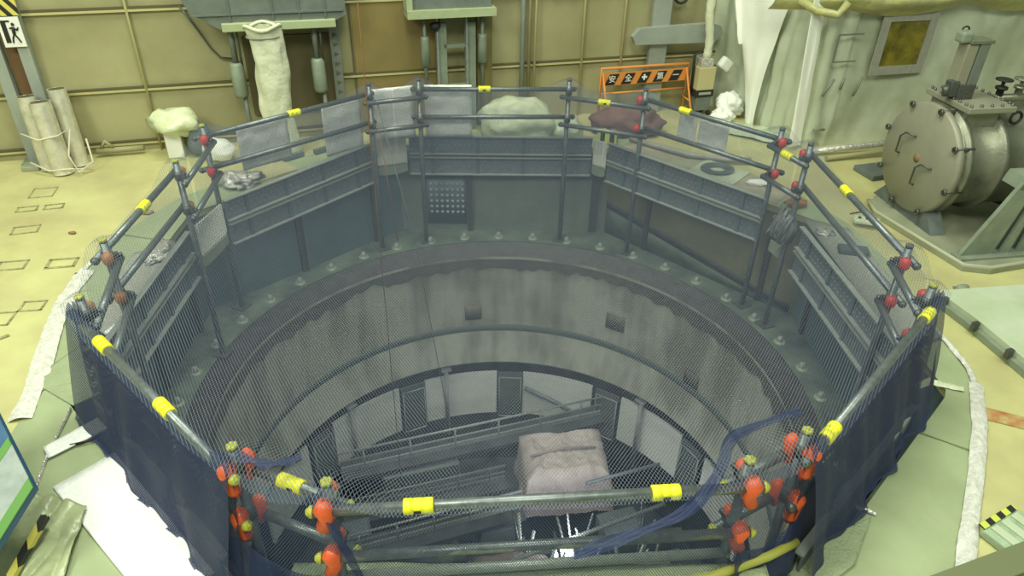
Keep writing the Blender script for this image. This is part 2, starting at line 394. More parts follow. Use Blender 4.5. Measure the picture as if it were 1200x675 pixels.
for a0, a1, t in panels:
    o = arc_panel('insulation_panel', 2.47, a0, a1, -3.58, -2.89, M_white2); tag(o, 'curved white insulation panel low in the well, '+t, 'panel')
for ac, t in ((88.6, 'middle'), (118, 'second from the left'), (59, 'second from the right'), (148.5, 'far left'), (29.5, 'far right')):
    e = empty('hatch_door', (2.5*math.cos(math.radians(ac)), 2.5*math.sin(math.radians(ac)), -3.6), 'grey hatch door with pale frame between white panels, '+t+' of the row', 'hatch', None)
    dpan = arc_panel('door_panel', 2.44, ac-3.1, ac+3.1, -3.58, -2.97, M_doorg, .04, e, 3)
    f = MB()
    ps = [V(2.43*math.cos(math.radians(ac+s_*3.3)), 2.43*math.sin(math.radians(ac+s_*3.3)), z) for s_, z in ((-1, -3.6), (1, -3.6), (1, -2.95), (-1, -2.95))]
    for i in range(4): f.tube([ps[i], ps[(i+1) % 4]], .009, 6)
    f.build('frame', M_lip, dpan)
    arc_panel('lintel', 2.45, ac-3.6, ac+3.6, -2.96, -2.89, M_doorg, .03, e, 3)
for deg, t in ((108, 'left of centre'), (47.6, 'right of centre'), (138.5, 'on the left')):
    a = math.radians(deg)
    e = empty('support_column', (2.40*math.cos(a), 2.40*math.sin(a), -3.8), 'slim pale steel column in front of the white panels, '+t, 'column')
    MB().tube([(2.40*math.cos(a), 2.40*math.sin(a), -3.8), (2.40*math.cos(a), 2.40*math.sin(a), -2.70)], .028, 10).build('shaft', M_lip, e)
    MB().box((2.40*math.cos(a), 2.40*math.sin(a), -2.70), (.12, .12, .02), a).build('top_plate', M_lip, e)

# work deck and catwalks at the bottom
def beam(name, p, q, w_, h_, m, parent=None):
    p, q = Vector(p), Vector(q); d = (q-p); Lh = d.length; d.normalize(); up = Vector((0, 0, 1)); s_ = d.cross(up).normalized(); u_ = s_.cross(d)
    R = Matrix((d, s_, u_)).transposed()
    return MB().box((p+q)/2, (Lh, w_, h_), R=R).build(name, m, parent)
def railing(p, q, h, n, label, m=M_lip, mid=True, deck=None):
    p, q = Vector(p), Vector(q)
    e = empty('catwalk', p, label, 'catwalk')
    beam('deck', p+V(0, 0, -.03), q+V(0, 0, -.03), deck or .3, .05, M_dark if deck is None else M_doorg, e)
    beam('toe_board', p+V(0, -.0, .02), q+V(0, 0, .02), .02, .07, m, e)
    MB().tube([p+V(0, 0, h), q+V(0, 0, h)], .014, 8).build('handrail', m, e)
    if mid: MB().tube([p+V(0, 0, h*.55), q+V(0, 0, h*.55)], .010, 8).build('mid_rail', m, e)
    for i in range(n):
        x = p.lerp(q, (i+.5)/n); MB().tube([x, x+V(0, 0, h)], .012, 8).build('upright', m, e)
    return e
railing((-1.85, 1.08, -3.25), (1.2, 2.12, -3.25), .28, 6, 'long pale railed catwalk crossing the well just below the white panels')
railing((-1.75, .62, -3.45), (.02, 1.20, -3.45), .22, 5, 'dark catwalk with thin rails in front of the long railed catwalk', M_doorg)
railing((-1.6, -.1, -3.15), (.2, .55, -3.15), .24, 5, 'thin white railed walkway low in the well, left behind the front pipes')
railing((-1.2, -.55, -3.05), (1.6, -.35, -3.05), .2, 8, 'short white posts and rail just behind the front handrails', M_lip)
# dark steel beams and machinery down there
for i, (p, q, t) in enumerate([((.25, -.6, -2.98), (1.75, -.1, -2.98), 'sloping across the tubes at right'), ((.1, -.25, -3.0), (1.7, .45, -2.95), 'behind the sloping one at right'), ((.9, .75, -3.0), (1.75, 1.05, -3.0), 'right of the pink crate'), ((-1.6, -.75, -3.0), (-.3, -.3, -3.0), 'low at left behind the front rails'), ((-1.5, -.95, -2.95), (.3, -.7, -2.95), 'long and low, nearest the front rails')]):
    tag(MB().tube([p, q], .022, 8).build('ledger_pipe', M_lip if i % 2 else M_plank), 'pale ledger pipe '+t, 'pipe')
for i, (x, y, sx, sy, z, t) in enumerate([(-1.0, 1.35, .9, .35, -3.45, 'behind the long catwalk'), (-1.55, .35, .3, .3, -3.45, 'between two catwalks'), (-.1, .60, .4, .4, -3.5, 'left of the pink crate'), (1.3, .5, .45, .4, -3.45, 'right of the tubes'), (-1.2, -.55, .5, .4, -3.4, 'at the lower left')]):
    e = empty('equipment_box', (x, y, z), 'dark grey equipment box at the well bottom '+t, 'box')
    MB().box((x, y, z), (sx, sy, .22), .3, bev=.02).build('body', M_doorg, e); MB().box((x, y, z+.115), (sx*.8, sy*.7, .02), .3, bev=.005).build('cover', M_plank, e)
tag(MB().tube([V(2.40*math.cos(math.radians(a_)), 2.40*math.sin(math.radians(a_)), z_) for a_, z_ in ((84, -3.08), (74, -3.25), (63, -3.45))], .03, 10).build('brace_pipe', M_plank), 'pale diagonal pipe in front of the white panel right of the middle hatch', 'pipe')
for i, (p, q, t) in enumerate([((-2.2, .35, -4.3), (2.2, 1.1, -4.3), 'upper'), ((-2.2, -.3, -4.3), (2.2, .3, -4.3), 'middle'), ((-2.2, -.9, -4.3), (2.2, -.7, -4.3), 'lower')]):
    tag(beam('steel_beam', p, q, .14, .18, M_doorg), t+' dark steel beam spanning the bottom of the well', 'beam')
e = empty('pump_unit', (-.75, .35, -4.2), 'dark rounded machine with a pale domed cap below the dark catwalk', 'machine')
MB().box((-.75, .35, -3.85), (.9, .4, .36), .3, bev=.04).build('housing', M_dark, e)
MB().blob((-.62, .30, -3.58), (.17, .17, .13), 3, .05).build('domed_cap', M_gsteel, e)
MB().tube([(-1.1, .2, -3.62), (-.75, .15, -3.56), (-.4, .25, -3.62)], .05, 10).build('pipe', M_doorg, e)

# pink wrapped block
e = empty('wrapped_crate', (.7, 1.25, -3.6), 'large crate wrapped in pinkish white sheeting with tape bands', 'crate')
def crate(u, v):
    pass
def crate_fn(u, v):
    x = -.60+1.20*u; y = -.46+.92*v; ex, ey = abs(x)/.60, abs(y)/.46; e_ = max(ex, ey)
    z = -3.03 if e_ < .78 else -3.03-.62*((e_-.78)/.22)**.8
    k = .80 if e_ > .78 else .80+.2*0
    p = V(x*k, y*k, 0) if e_ <= .78 else V(x, y, 0)*(.80*(.78+(e_-.78)*.45)/e_/.80*1.0)
    p = Matrix.Rotation(.13, 3, 'Z')@p
    q = V(.70, 1.27, 0)+p; q.z = z+.05*noise.noise(V(x*4, y*4, 1))+.02*noise.noise(V(x*12, y*12, 4))
    q.x += .03*noise.noise(V(x*5, y*5, z*5)); return q
MB().grid(crate_fn, 60, 50).build('wrapping', M_pink, e)
MB().box((.70, 1.27, -3.38), (.66, .46, .50), .13, bev=.02).build('crate_body', M_doorg, e)
MB().tube([(.30, 1.14, -3.005), (.70, 1.26, -2.99), (1.05, 1.30, -3.005)], .014, 6).build('fold', mat('pink_shade', (.30, .25, .25), .7), e)
# bundle of leaning scaffold tubes
rt = random.Random(11)
tubes = [((rt.uniform(.15, 1.45), rt.uniform(-.75, .15)), None) for _ in range(30)]
for i, (p, q) in enumerate(tubes):
    q = (p[0]+rt.uniform(-.28, .28), p[1]+rt.uniform(.0, .5)); zt = rt.uniform(-3.1, -2.75)
    o = MB().tube([(p[0], p[1], -3.75), (q[0], q[1], zt)], rt.uniform(.010, .018), 8).build('scaffold_tube', (M_clamp, M_lip, M_plank)[i % 3])
    tag(o, 'thin scaffold tube leaning in the bundle at the bottom of the well', 'tube', 'leaning scaffold tubes in the well')
wl = empty('bright_spot_lamp', (.62, -.1, -3.7), 'small bright white spot, built as a lamp, among the leaning tubes in the well', 'lamp')  # bright spot of unsettled kind, given a glowing lamp body
MB().tube([(.62, -.06, -3.7), (.62, -.06, -3.16)], .015, 8).build('stand', M_clamp, wl)
MB().box((.62, -.06, -3.14), (.24, .10, .07), .1, bev=.01).build('housing', M_clamp, wl)
em = bpy.data.materials.new('lamp_glow'); em.use_nodes = True; eb = em.node_tree.nodes['Principled BSDF']; eb.inputs['Emission Color'].default_value = (.95, .95, 1, 1); eb.inputs['Emission Strength'].default_value = 5
MB().box((.62, -.075, -3.102), (.20, .07, .012), .1).build('lens', em, wl)
pl = bpy.data.lights.new('well_fill_light', 'POINT'); pl.energy = 22; pl.color = (.95, .97, 1); pl.shadow_soft_size = .08  # point light added to lift the dark well interior
po = bpy.data.objects.new('well_fill_light', pl); COL.objects.link(po); po.location = (.62, .0, -2.96)
tag(MB().blob((.15, -.2, -3.2), (.55, .2, .06), 3, .35, 2.5, 9).build('brown_sheeting', mat('brown_sheet', (.20, .16, .14), .7, 0, .4, 8, None, .5, 10)), 'crumpled brown sheeting lying under the front rails deep in the well', 'sheeting')

# ------------------------------------------------------------------ ground sheeting round the well
def sheet_ring():
    n = 96; g = MB()
    outer = [(-3.33, .65), (-3.34, .1), (-3.24, -.3), (-3.05, -.95), (-2.88, -1.5), (-2.84, -1.9), (-2.6, -2.6), (-2.0, -3.6), (0, -4), (1.6, -3.3), (2.28, -2.45), (2.67, -1.85), (3.09, -1.04), (3.13, -.6), (3.13, -.1), (3.2, .5), (3.1, 1.2), (2.8, 1.9), (2.3, 2.5), (1.3, 3.2), (0, 3.3), (-1.4, 3.1), (-2.6, 2.1), (-3.1, 1.4)]
    poly = [V(x, y, 0) for x, y in outer]
    def outr(a):
        d = V(math.cos(a), math.sin(a), 0); best = 4
        for i in range(len(poly)):
            p, q = poly[i], poly[(i+1) % len(poly)]; e_ = q-p; den = d.x*e_.y-d.y*e_.x
            if abs(den) < 1e-9: continue
            t = (p.x*e_.y-p.y*e_.x)/den; u = (p.x*d.y-p.y*d.x)/den
            if t > 0 and 0 <= u <= 1: best = t
        return best
    n = 240; nr = 8
    def fn(u, v):
        a = 2*PI*u; R0 = octr(a, OA-.01); R1 = outr(a); r = R0+(R1-R0)*v
        p = V(r*math.cos(a), r*math.sin(a), 0); p.z = .006+.008*abs(noise.noise(p*3))*min(v, 1-v)*4; return p
    return MB().grid(fn, n, nr), outr
g, outr = sheet_ring()
sheet = g.build('floor_sheet', M_sheet); tag(sheet, 'pale green plastic sheeting laid on the floor around the well opening', 'floor sheeting')
# seams of the sheeting
for deg in (-156, -31, 168):
    a = math.radians(deg); pts = [V(r*math.cos(a), r*math.sin(a), .017+.0) for r in (2.93, (2.93+outr(a))/2, outr(a)-.03)]
    MB().tube(pts, .004, 5).build('seam', mat('seam_green', (.30, .345, .19), .6), sheet)
# silver / white tape edge
def tape_edge(name, pts, w_, label, m=M_tape):
    pts = [V(x, y, 0) for x, y in pts]; g = MB(); dense = []
    for i in range(len(pts)-1):
        for k in range(10): dense.append(pts[i].lerp(pts[i+1], k/10))
    dense.append(pts[-1]); n = len(dense)-1
    def fn(u, v):
        i = int(round(u*n)); p = dense[i]; t = (dense[min(i+1, n)]-dense[max(i-1, 0)]).normalized(); s_ = V(-t.y, t.x, 0)
        ww = w_*(1+.25*noise.noise(p*4)); q = p+s_*ww*(v-.5); q.z = .016+.014*math.sin(PI*v)+.012*noise.noise(q*22); return q
    g.grid(fn, n, 5); return tag(g.build(name, m), label, 'tape')
M_tapeb = mat('bright_tape', (.86, .86, .82), .3, .15, .25, 30, (.62, .60, .56), .5, 30)
tape_edge('silver_tape', [(3.13, -.17), (3.11, -.39), (3.13, -.62), (3.13, -.88), (3.09, -1.05)], .045, 'narrow white taped edge of the sheeting beside the covered tray at right', M_tapeb)
tape_edge('silver_tape', [(3.09, -1.05), (2.91, -1.44), (2.67, -1.85), (2.47, -2.17), (2.28, -2.48)], .085, 'wide crinkled silver tape along the sheeting edge at far right', M_tapeb)
tape_edge('silver_tape', [(-3.29, .60), (-3.32, .3), (-3.34, .05)], .05, 'thin end of white tape beside the left rail corner', M_tapeb)
tape_edge('silver_tape', [(-3.30, .10), (-3.27, -.2), (-3.17, -.6), (-3.06, -.92), (-2.96, -1.2), (-2.87, -1.55)], .13, 'broad white tape along the left edge of the green sheeting', M_tapeb)
tape_edge('silver_tape', [(2.66, -1.09), (2.80, -1.03), (2.98, -1.10)], .06, 'short crinkled white tape across the sheeting at right of the net', mat('white_tape2', (.75, .78, .62), .35, 0, .3, 30, (.5, .56, .34), .7, 25))
tape_edge('silver_tape', [(1.90, -2.08), (1.99, -2.13)], .03, 'tiny piece of silver tape by the bottom hem of the right net')
tape_edge('silver_tape', [(-2.62, -1.45), (-2.55, -1.85), (-2.42, -2.3)], .02, 'thin white seam tape on the sheeting at lower left')
# bright reflective mats lower left
def quadsheet(name, cs, m, label, cat, z=.024, th=.010, nu=30, nv=16, amp=.002):
    c = [V(x, y, 0) for x, y in cs]
    def fn(u, v):
        p = c[0].lerp(c[1], u).lerp(c[3].lerp(c[2], u), v); p.z = z+amp*noise.noise(p*14); return p
    return tag(MB().grid(fn, nu, nv).build(name, m, solid=th), label, cat)
quadsheet('reflective_mat', [(-2.19, -1.80), (-2.40, -2.06), (-1.60, -2.74), (-1.36, -2.56)], M_foil, 'large bright white reflective mat on the floor at lower left', 'mat')
quadsheet('reflective_mat', [(-2.36, -1.47), (-2.60, -1.78), (-2.53, -1.86), (-2.27, -1.58)], M_foil, 'small bright white mat strip above the large mat', 'mat', nu=16, nv=6, amp=.002)
quadsheet('ribbed_sheet', [(-2.85, -.75), (-3.0, -1.2), (-2.62, -1.42), (-2.5, -1.3)], M_sheet2, 'ribbed green floor mat left of the net', 'mat', z=.02)
quadsheet('ribbed_sheet', [(1.95, -2.16), (1.75, -2.45), (1.3, -2.75), (1.45, -2.4)], M_sheet2, 'ribbed green mat below the right net at the bottom of the view', 'mat', z=.02)
# cable loops at the foot of the left net
tag(MB().tube([(-2.42, -1.36, .03), (-2.33, -1.5, .04), (-2.3, -1.62, .03), (-2.36, -1.72, .03), (-2.46, -1.76, .03)], .007, 6).build('black_cord', M_black), 'thin black cord curving over the small white mat', 'cord')

# painted hatch outlines on the yellow floor
def marking(c, w_, h_, ang, label, t=.025, bars=0):
    g = MB(); R = Matrix.Rotation(ang, 3, 'Z'); c = V(*c, .003)
    for s_ in (-1, 1):
        g.box(c+R@V(0, s_*h_/2, 0), (w_+t, t, .004), ang); g.box(c+R@V(s_*w_/2, 0, 0), (t, h_, .004), ang)
    tag(g.build('floor_cover_outline', M_mark), label, 'floor marking')
marking((-4.39, 1.49), .20, .20, .25, 'faint dark rectangular outline on the floor, furthest back below the rolls', .012)
marking((-4.35, 1.15), .16, .09, .3, 'small dark outline on the yellow floor, left one of the touching pair', .016)
marking((-4.14, 1.21), .15, .09, .3, 'small dark outline on the yellow floor, right one of the touching pair', .016)
marking((-4.15, .77), .20, .13, .3, 'single dark floor outline nearer than the touching pair', .016)
marking((-3.93, .19), .2, .13, .2, 'dark floor outline at the left frame edge', .018)
marking((-3.56, .24), .20, .13, .2, 'bold dark floor outline closest to the net corner', .024)
marking((-3.60, -.53), .16, .16, .15, 'dark floor outline at the left edge, below the bold one', .016)
marking((-3.46, -.36), .15, .12, .15, 'dark floor outline beside the broad white tape', .016)
tag(MB().tube([(-3.42, -.72, .004), (-3.5, -.8, .006), (-3.5, -.95, .004), (-3.42, -1.02, .004)], .012, 6).build('dark_scuff', M_mark), 'curved dark scuff on the yellow floor beside the white tape', 'floor mark')
o = quadsheet('red_floor_stripe', [(3.02, -1.25), (3.6, -1.50), (3.6, -1.62), (2.98, -1.37)], M_redp, 'worn red brown painted stripe on the floor at the right edge', 'floor marking', z=.004, th=.002, amp=0)
tag(MB().blob((-3.72, .72, .012), (.035, .02, .01), 2, .4).build('floor_debris', M_rope), 'tiny rust coloured scrap on the yellow floor', 'debris')
tag(MB().blob((-3.26, 1.12, .012), (.07, .04, .012), 2, .6, 3, 3).build('floor_debris', M_mark), 'dark scrap on the yellow floor left of the back corner post', 'debris')

# ------------------------------------------------------------------ back wall
WO = V(-5.16, 2.17, 0); WA = math.atan2(.279, .96); WD = V(math.cos(WA), math.sin(WA), 0); WN = V(math.sin(WA), -math.cos(WA), 0)
def W(s_, z, off=0): return WO+WD*s_+WN*off+V(0, 0, z)
def WB(g, s0, s1, z0, z1, o0, o1, bev=0):
    return g.box(W((s0+s1)/2, (z0+z1)/2, (o0+o1)/2), (s1-s0, o1-o0, z1-z0), WA, bev=bev)
WH = 3.2
g = MB(); WB(g, -3, 13, 0, WH, -.2, -.02); struct(g.build('wall_back', M_wall))
g = MB(); WB(g, 3.62, 4.5, 0, WH, -.02, .0); struct(g.build('wall_back_brown_panel', M_wallbrown))
for z, s0, s1 in ((.66, -3, 13), (1.43, -3, 13), (.10, -3, 3.4)):
    g = MB(); WB(g, s0, s1, z-.022, z, -.02, .015); struct(g.build('trim_wall_seam', M_seaml))
    g = MB(); WB(g, s0, s1, z, z+.024, -.02, .014); struct(g.build('trim_wall_gap', M_seam))
for s_ in (1.50, 6.22, 6.72):
    g = MB(); g.tube([W(s_, 0, .01), W(s_, WH, .01)], .014, 8); struct(g.build('trim_wall_conduit', M_seaml))
for s_ in (3.60, 4.55, 5.0):
    g = MB(); WB(g, s_-.008, s_+.008, .0, WH, -.02, .006); struct(g.build('trim_wall_joint', M_seam if s_ > 3 else M_seaml))
for i, s_ in enumerate((5.48, 5.56, 5.63)):
    o = MB().tube([W(s_, 0.0, .05), W(s_, WH, .05)], (.028, .02, .014)[i], 10).build('wall_pipe', (M_grey, M_olv, M_seaml)[i])
    tag(o, ('thick grey vertical pipe on the yellow wall, left of three', 'olive vertical pipe on the yellow wall, middle of three', 'thin pale vertical pipe on the yellow wall, right of three')[i], 'pipe')
# low box pipe & bracket near wall foot
e = empty('floor_valve', W(1.0, 0, .12), 'small olive valve and pipe at the foot of the yellow wall', 'valve')
MB().tube([W(.95, .1, .10), W(1.0, .17, .10), W(1.06, .1, .10)], .02, 8).build('handle', M_olv, e)
MB().tube([W(.9, .07, .10), W(1.35, .07, .10)], .03, 10).build('pipe', M_olv, e)
# cable along the wall
tag(MB().tube([W(1.98, 1.45, .02), W(2.1, 1.22, .02), W(2.2, 1.02, .02), W(2.27, .93, .02), W(2.40, .91, .02)], .010, 6).build('wall_cable', M_clamp), 'thin dark cable running down the wall to the left machine', 'cable')
tag(MB().box(W(5.98, 1.41, .01), (.3, .012, .05), WA).build('wall_notice', M_black), 'small black notice at the top of the yellow wall', 'sign')

# left pillars with the sign
e = empty('steel_pillar', W(.26, 0, .08), 'grey green steel pillar standing at the left edge of the wall', 'pillar')
g = MB(); WB(g, .26, .36, .02, WH, .02, .10); g.build('flange', M_grey, e)
g = MB(); WB(g, .20, .42, 0, .02, .0, .16); g.build('base_plate', M_gsteel, e)
e = empty('steel_pillar', W(.56, 0, .08), 'grey green steel pillar behind the silver rolls, carrying the sign', 'pillar')
g = MB(); WB(g, .50, .60, .02, WH, .02, .10); g.build('flange', M_grey, e)
g = MB(); WB(g, .44, .64, 0, .02, .0, .16); g.build('base_plate', M_gsteel, e)
g = MB(); WB(g, .38, .48, 0, WH, .0, .03); tag(g.build('rusty_strip', mat('rust_brown', (.16, .09, .04), .8)), 'rust brown strip between the two left pillars', 'strip')
e = empty('warning_sign', W(.51, 1.17, .13), 'white warning sign with a black pictogram of a person', 'sign')
g = MB(); WB(g, .42, .60, 1.16, 1.43, .12, .13); g.build('plate', M_white, e)
g = MB(); WB(g, .445, .485, 1.2, 1.40, .13, .134); WB(g, .445, .52, 1.385, 1.40, .13, .134)
g.tube([W(.535, 1.34, .135), W(.53, 1.28, .135)], .014, 8); g.blob(W(.54, 1.365, .135), (.016, .016, .016), 1, 0)
for a_, b_ in (((.53, 1.28), (.55, 1.24)), ((.55, 1.24), (.565, 1.2)), ((.53, 1.28), (.51, 1.245)), ((.51, 1.245), (.5, 1.2)), ((.535, 1.335), (.565, 1.31)), ((.535, 1.335), (.505, 1.33)), ((.565, 1.31), (.575, 1.335))):
    g.tube([W(a_[0], a_[1], .135), W(b_[0], b_[1], .135)], .007, 6)
g.build('pictogram', M_black, e)
g = MB(); WB(g, .42, .62, 1.44, 1.60, .12, .13); tag(g.build('hazard_board', M_haz), 'black and yellow striped board above the warning sign', 'hazard board')
# silver rolls
def roll(x, y, r, h, tilt, label):
    e = empty('sheet_roll', (x, y, 0), label, 'roll', 'silver rolls at the wall')
    p = V(x, y, .0); q = V(x+tilt, y+.08, h)
    g = MB(); g.tube([p, q], r, 20, caps=False); d = (q-p).normalized()
    g.tube([q, q-d*.05, q-d*.05], r, 20, caps=False, rs=[r, r*.55, .002]); g.build('roll', M_roll, e)
    g = MB(); g.tube([p.lerp(q, .0), p.lerp(q, .02)], r*1.02, 20); g.build('end', M_ropew, e)
    g = MB(); g.tube([q-d*.004, q+d*.001], r*.84, 18); g.build('dark_core', M_seam, e)
roll(-4.60, 2.02, .085, .72, -.05, 'silvery sheet roll standing at the wall, left of three')
roll(-4.42, 1.93, .095, .70, -.06, 'silvery sheet roll standing at the wall, foremost of three')
roll(-4.36, 2.14, .085, .76, -.05, 'silvery sheet roll standing at the wall, hidden behind the front one')
tag(MB().tube([(-4.72, 1.94, .40), (-4.52, 1.86, .37), (-4.35, 1.9, .40), (-4.27, 2.0, .44), (-4.3, 1.9, .2), (-4.22, 1.85, .05), (-4.14, 2.0, .1), (-4.2, 2.1, .3)], .009, 6).build('tie_rope', M_ropew), 'pale rope tied around the silver rolls', 'rope')
tag(MB().tube([(-4.70, 1.9, .12), (-4.5, 1.84, .06), (-4.3, 1.86, .08), (-4.15, 1.98, .03)], .009, 6).build('tie_rope', M_ropew), 'pale rope lying low in front of the silver rolls', 'rope')
tag(MB().box((-4.78, 2.02, .025), (.16, .14, .05), .2, bev=.01).build('concrete_block', M_plat), 'small grey block on the floor by the left pillar', 'block')

# ---- left wall machine
e = empty('hoist_unit', W(2.8, .3, .2), 'large grey green hoist unit on the wall with a pale bar and two cylinders', 'machine')
Tw = lambda off0: (lambda p: W(p[0], p[1], off0+p[2]))
g = MB(); g.prism([(2.34, 1.27), (3.42, 1.30), (3.55, 1.36), (3.55, 2.4), (2.14, 2.4), (2.04, 1.56), (2.10, 1.43)], .05, .30, Tw(0)); g.build('housing', M_mach, e)
g = MB(); 
for s_ in (2.45, 2.85, 3.1, 3.35): WB(g, s_-.008, s_+.008, 1.30, 2.4, .30, .315)
WB(g, 2.10, 3.52, 1.40, 1.415, .30, .32); g.build('stiffener', M_doorg, e)
g = MB(); WB(g, 2.36, 3.44, 1.25, 1.33, .22, .34, .008); g.build('pale_bar', M_machl, e)
for s_ in (2.42, 3.22):
    c_ = W(s_, .0, .2)
    MB().lathe([(0, .92), (.055, .92), (.068, .90), (.072, .60), (.06, .57), (0, .57)], 20, c=c_).build('cylinder', M_gsteel, e)
    MB().tube([c_+V(0, 0, .9), c_+V(0, 0, 1.3)], .028, 10).build('rod', M_mach, e)
    MB().tube([c_+V(.03, 0, .06), c_+V(.03, 0, .58)], .022, 10).build('lower_rod', M_mach, e)
    MB().tube([c_+V(.06, 0, .9), c_+V(.06, 0, 1.3)], .012, 8).build('thin_rod', M_clamp, e)
g = MB(); WB(g, 3.37, 3.47, .2, 1.3, .10, .12); g.build('slotted_angle', M_mach, e)
g = MB()
for k in range(9):
    z = .3+.1*k; g.prism([(3.40, z), (3.45, z+.03), (3.40, z+.05)], .121, .124, Tw(0))
g.build('slot', M_seam, e)
g = MB(); WB(g, 2.60, 2.66, .2, .62, .15, .2); g.build('leg', M_lip, e)
g = MB(); WB(g, 2.34, 2.60, -.0, .09, .1, .3); g.build('foot', M_lip, e)
# dark back plate
g = MB(); WB(g, 2.5, 3.4, .3, 1.12, -.01, .02); g.build('back_plate', mat('backplate', (.14, .12, .06), .7), e)

# white fabric sleeve hanging from hoist
def sleeve(u, v):
    a = 2*PI*u; s_ = 2.74+.05*v+.02*math.sin(v*7); rr = .155+.012*math.sin(a*5+v*9)+.02*noise.noise(V(math.cos(a)*2, math.sin(a)*2, v*7))
    rr *= (.93+.1*math.sin(PI*min(1, v*1.3))) if v > .05 else 1.0
    return W(s_, 1.33-1.31*v, .48)+WD*rr*math.cos(a)*1.0+WN*rr*.6*math.sin(a)
e = empty('fabric_sleeve', W(2.8, .02, .48), 'long white fabric sleeve hanging in front of the left hoist unit', 'sleeve')
MB().grid(sleeve, 36, 40).build('sleeve', M_sock, e)
MB().tube([W(2.74+.17*math.cos(a), 1.325+.02*math.sin(3*a), .48+.11*math.sin(a)) for a in [2*PI*k/24 for k in range(25)]], .018, 8).build('gathered_hem', M_sock, e)
MB().tube([W(2.74+.16*math.cos(a), 1.235, .48+.10*math.sin(a)) for a in [2*PI*k/24 for k in range(25)]], .010, 8).build('tie_band', M_gtape, e)

# ---- right-hand wall machine
e = empty('hoist_unit', W(4.7, .3, .2), 'smaller pale green hoist unit with a ladder-like frame below it', 'machine')
g = MB(); WB(g, 4.20, 5.06, 1.36, 2.4, .05, .28, .01); g.build('housing', M_mach, e)
g = MB(); WB(g, 4.16, 4.22, 1.33, 2.4, .06, .32); WB(g, 4.16, 5.10, 1.29, 1.37, .06, .34); g.build('pale_bar', M_machl, e)
for s_ in (4.35, 4.98):
    c_ = W(s_, 0, .2)
    MB().lathe([(0, 1.08), (.04, 1.08), (.045, 1.05), (.055, .78), (0, .76)], 16, c=c_).build('cylinder', M_gsteel, e)
    MB().tube([c_+V(0, 0, .3), c_+V(0, 0, 1.32)], .02, 8).build('rod', M_mach, e)
for s_ in (4.54, 4.86):
    g = MB(); WB(g, s_-.05, s_+.05, 0, 1.2, .12, .18); g.build('upright', M_gsteel, e)
    g = MB(); WB(g, s_-.062, s_-.046, 0, 1.28, .12, .21); g.build('flange', M_lip, e)
for z in (.52, .96):
    g = MB(); WB(g, 4.56, 4.84, z-.02, z+.02, .14, .18); g.build('cross_bar', M_gsteel, e)
g = MB(); WB(g, 4.95, 5.12, .0, 1.3, .0, .08); g.build('side_plate', mat('backplate2', (.20, .17, .06), .7), e)
g = MB(); g.blob(W(4.47, 1.18, .2), (.06, .05, .05), 2, .3); g.build('hose_coupling', M_black, e)

# ---- grey cross beams at right of wall
e = empty('cross_beam', W(7.15, 0, .1), 'grey steel cross of a vertical post and a horizontal rounded arm', 'beam')
g = MB(); WB(g, 7.03, 7.25, .0, WH, .05, .12, .008); g.build('post', M_grey, e)
g = MB(); g.prism([(6.80, .86), (7.82, .84), (7.92, .93), (7.88, 1.02), (7.75, 1.06), (6.84, 1.04), (6.76, .95)], .12, .20, Tw(0)); g.build('arm', M_grey, e)
MB().lathe([(0, 0), (.06, 0), (.06, .05), (0, .05)], 16, c=W(7.86, .9, .1)).build('end_ring', M_clamp, e)
tag(MB().tube([W(7.36+.08*math.cos(a), 1.36+.08*math.sin(a), .1) for a in [2*PI*k/24 for k in range(25)]], .016, 6).build('hose_coil', M_black), 'black hose coil hung high beside the grey cross', 'hose')

# orange safety barrier
def loc_text(txt, size, T, m, name, parent, ext=.002):
    cu = bpy.data.curves.new('txt', 'FONT'); cu.body = txt; cu.size = size; cu.align_x = 'CENTER'; cu.align_y = 'CENTER'; cu.extrude = ext
    to = bpy.data.objects.new('txt', cu); COL.objects.link(to); bpy.context.view_layer.update()
    dg = bpy.context.evaluated_depsgraph_get(); me0 = to.evaluated_get(dg).to_mesh()
    g = MB(); g.add([T(v.co) for v in me0.vertices], [tuple(p.vertices) for p in me0.polygons]); to.evaluated_get(dg).to_mesh_clear()
    bpy.data.objects.remove(to); 
    return g.build(name, m, parent) if g.v else None
BP0, BP1 = V(1.05, 3.80, 0), V(2.13, 4.12, 0); BD = (BP1-BP0).normalized(); BN = V(BD.y, -BD.x, 0); BL = (BP1-BP0).length
BT = lambda s_, z, o=0: BP0+BD*s_+BN*o+V(0, 0, z)
e = empty('safety_barrier', BP0, 'orange folding safety barrier with a striped board reading in Japanese', 'barrier')
MB().tube([BT(0, 0), BT(0, .60), BT(BL, .60), BT(BL, 0)], .016, 10).build('frame', M_orng, e)
MB().box(BT(BL/2, .47), (BL-.03, .012, .15), math.atan2(BD.y, BD.x)).build('board', M_orng, e)
MB().tube([BT(.02, .30), BT(BL-.02, .30)], .012, 8).build('cross_bar', M_orng, e)
for s_ in (0.02, BL-.02):
    MB().tube([BT(s_, .55), BT(s_, .0, .3)], .013, 8).build('leg', M_orng, e)
    MB().tube([BT(s_, .2, 0), BT(s_, .2, .2)], .010, 8).build('brace', M_orng, e)
g = MB(); cs = [.14+i*(BL-.3)/4 for i in range(5)]
for c_ in cs:
    vs = [BT(c_-.09, .405, .008), BT(c_+.03, .405, .008), BT(c_+.09, .53, .008), BT(c_-.03, .53, .008)]
    g.add(vs+[v+BN*.004 for v in vs], [(0, 1, 2, 3), (4, 5, 6, 7), (0, 1, 5, 4), (1, 2, 6, 5), (2, 3, 7, 6), (3, 0, 4, 7)])
g.build('black_panel', M_black, e)
for c_, ch in zip(cs, '安全✚第一'):
    loc_text(ch, .092, lambda p, c_=c_: BT(c_, .468, .014)+BD*p.x+V(0, 0, p.y)+BN*p.z, M_white, 'character', e)

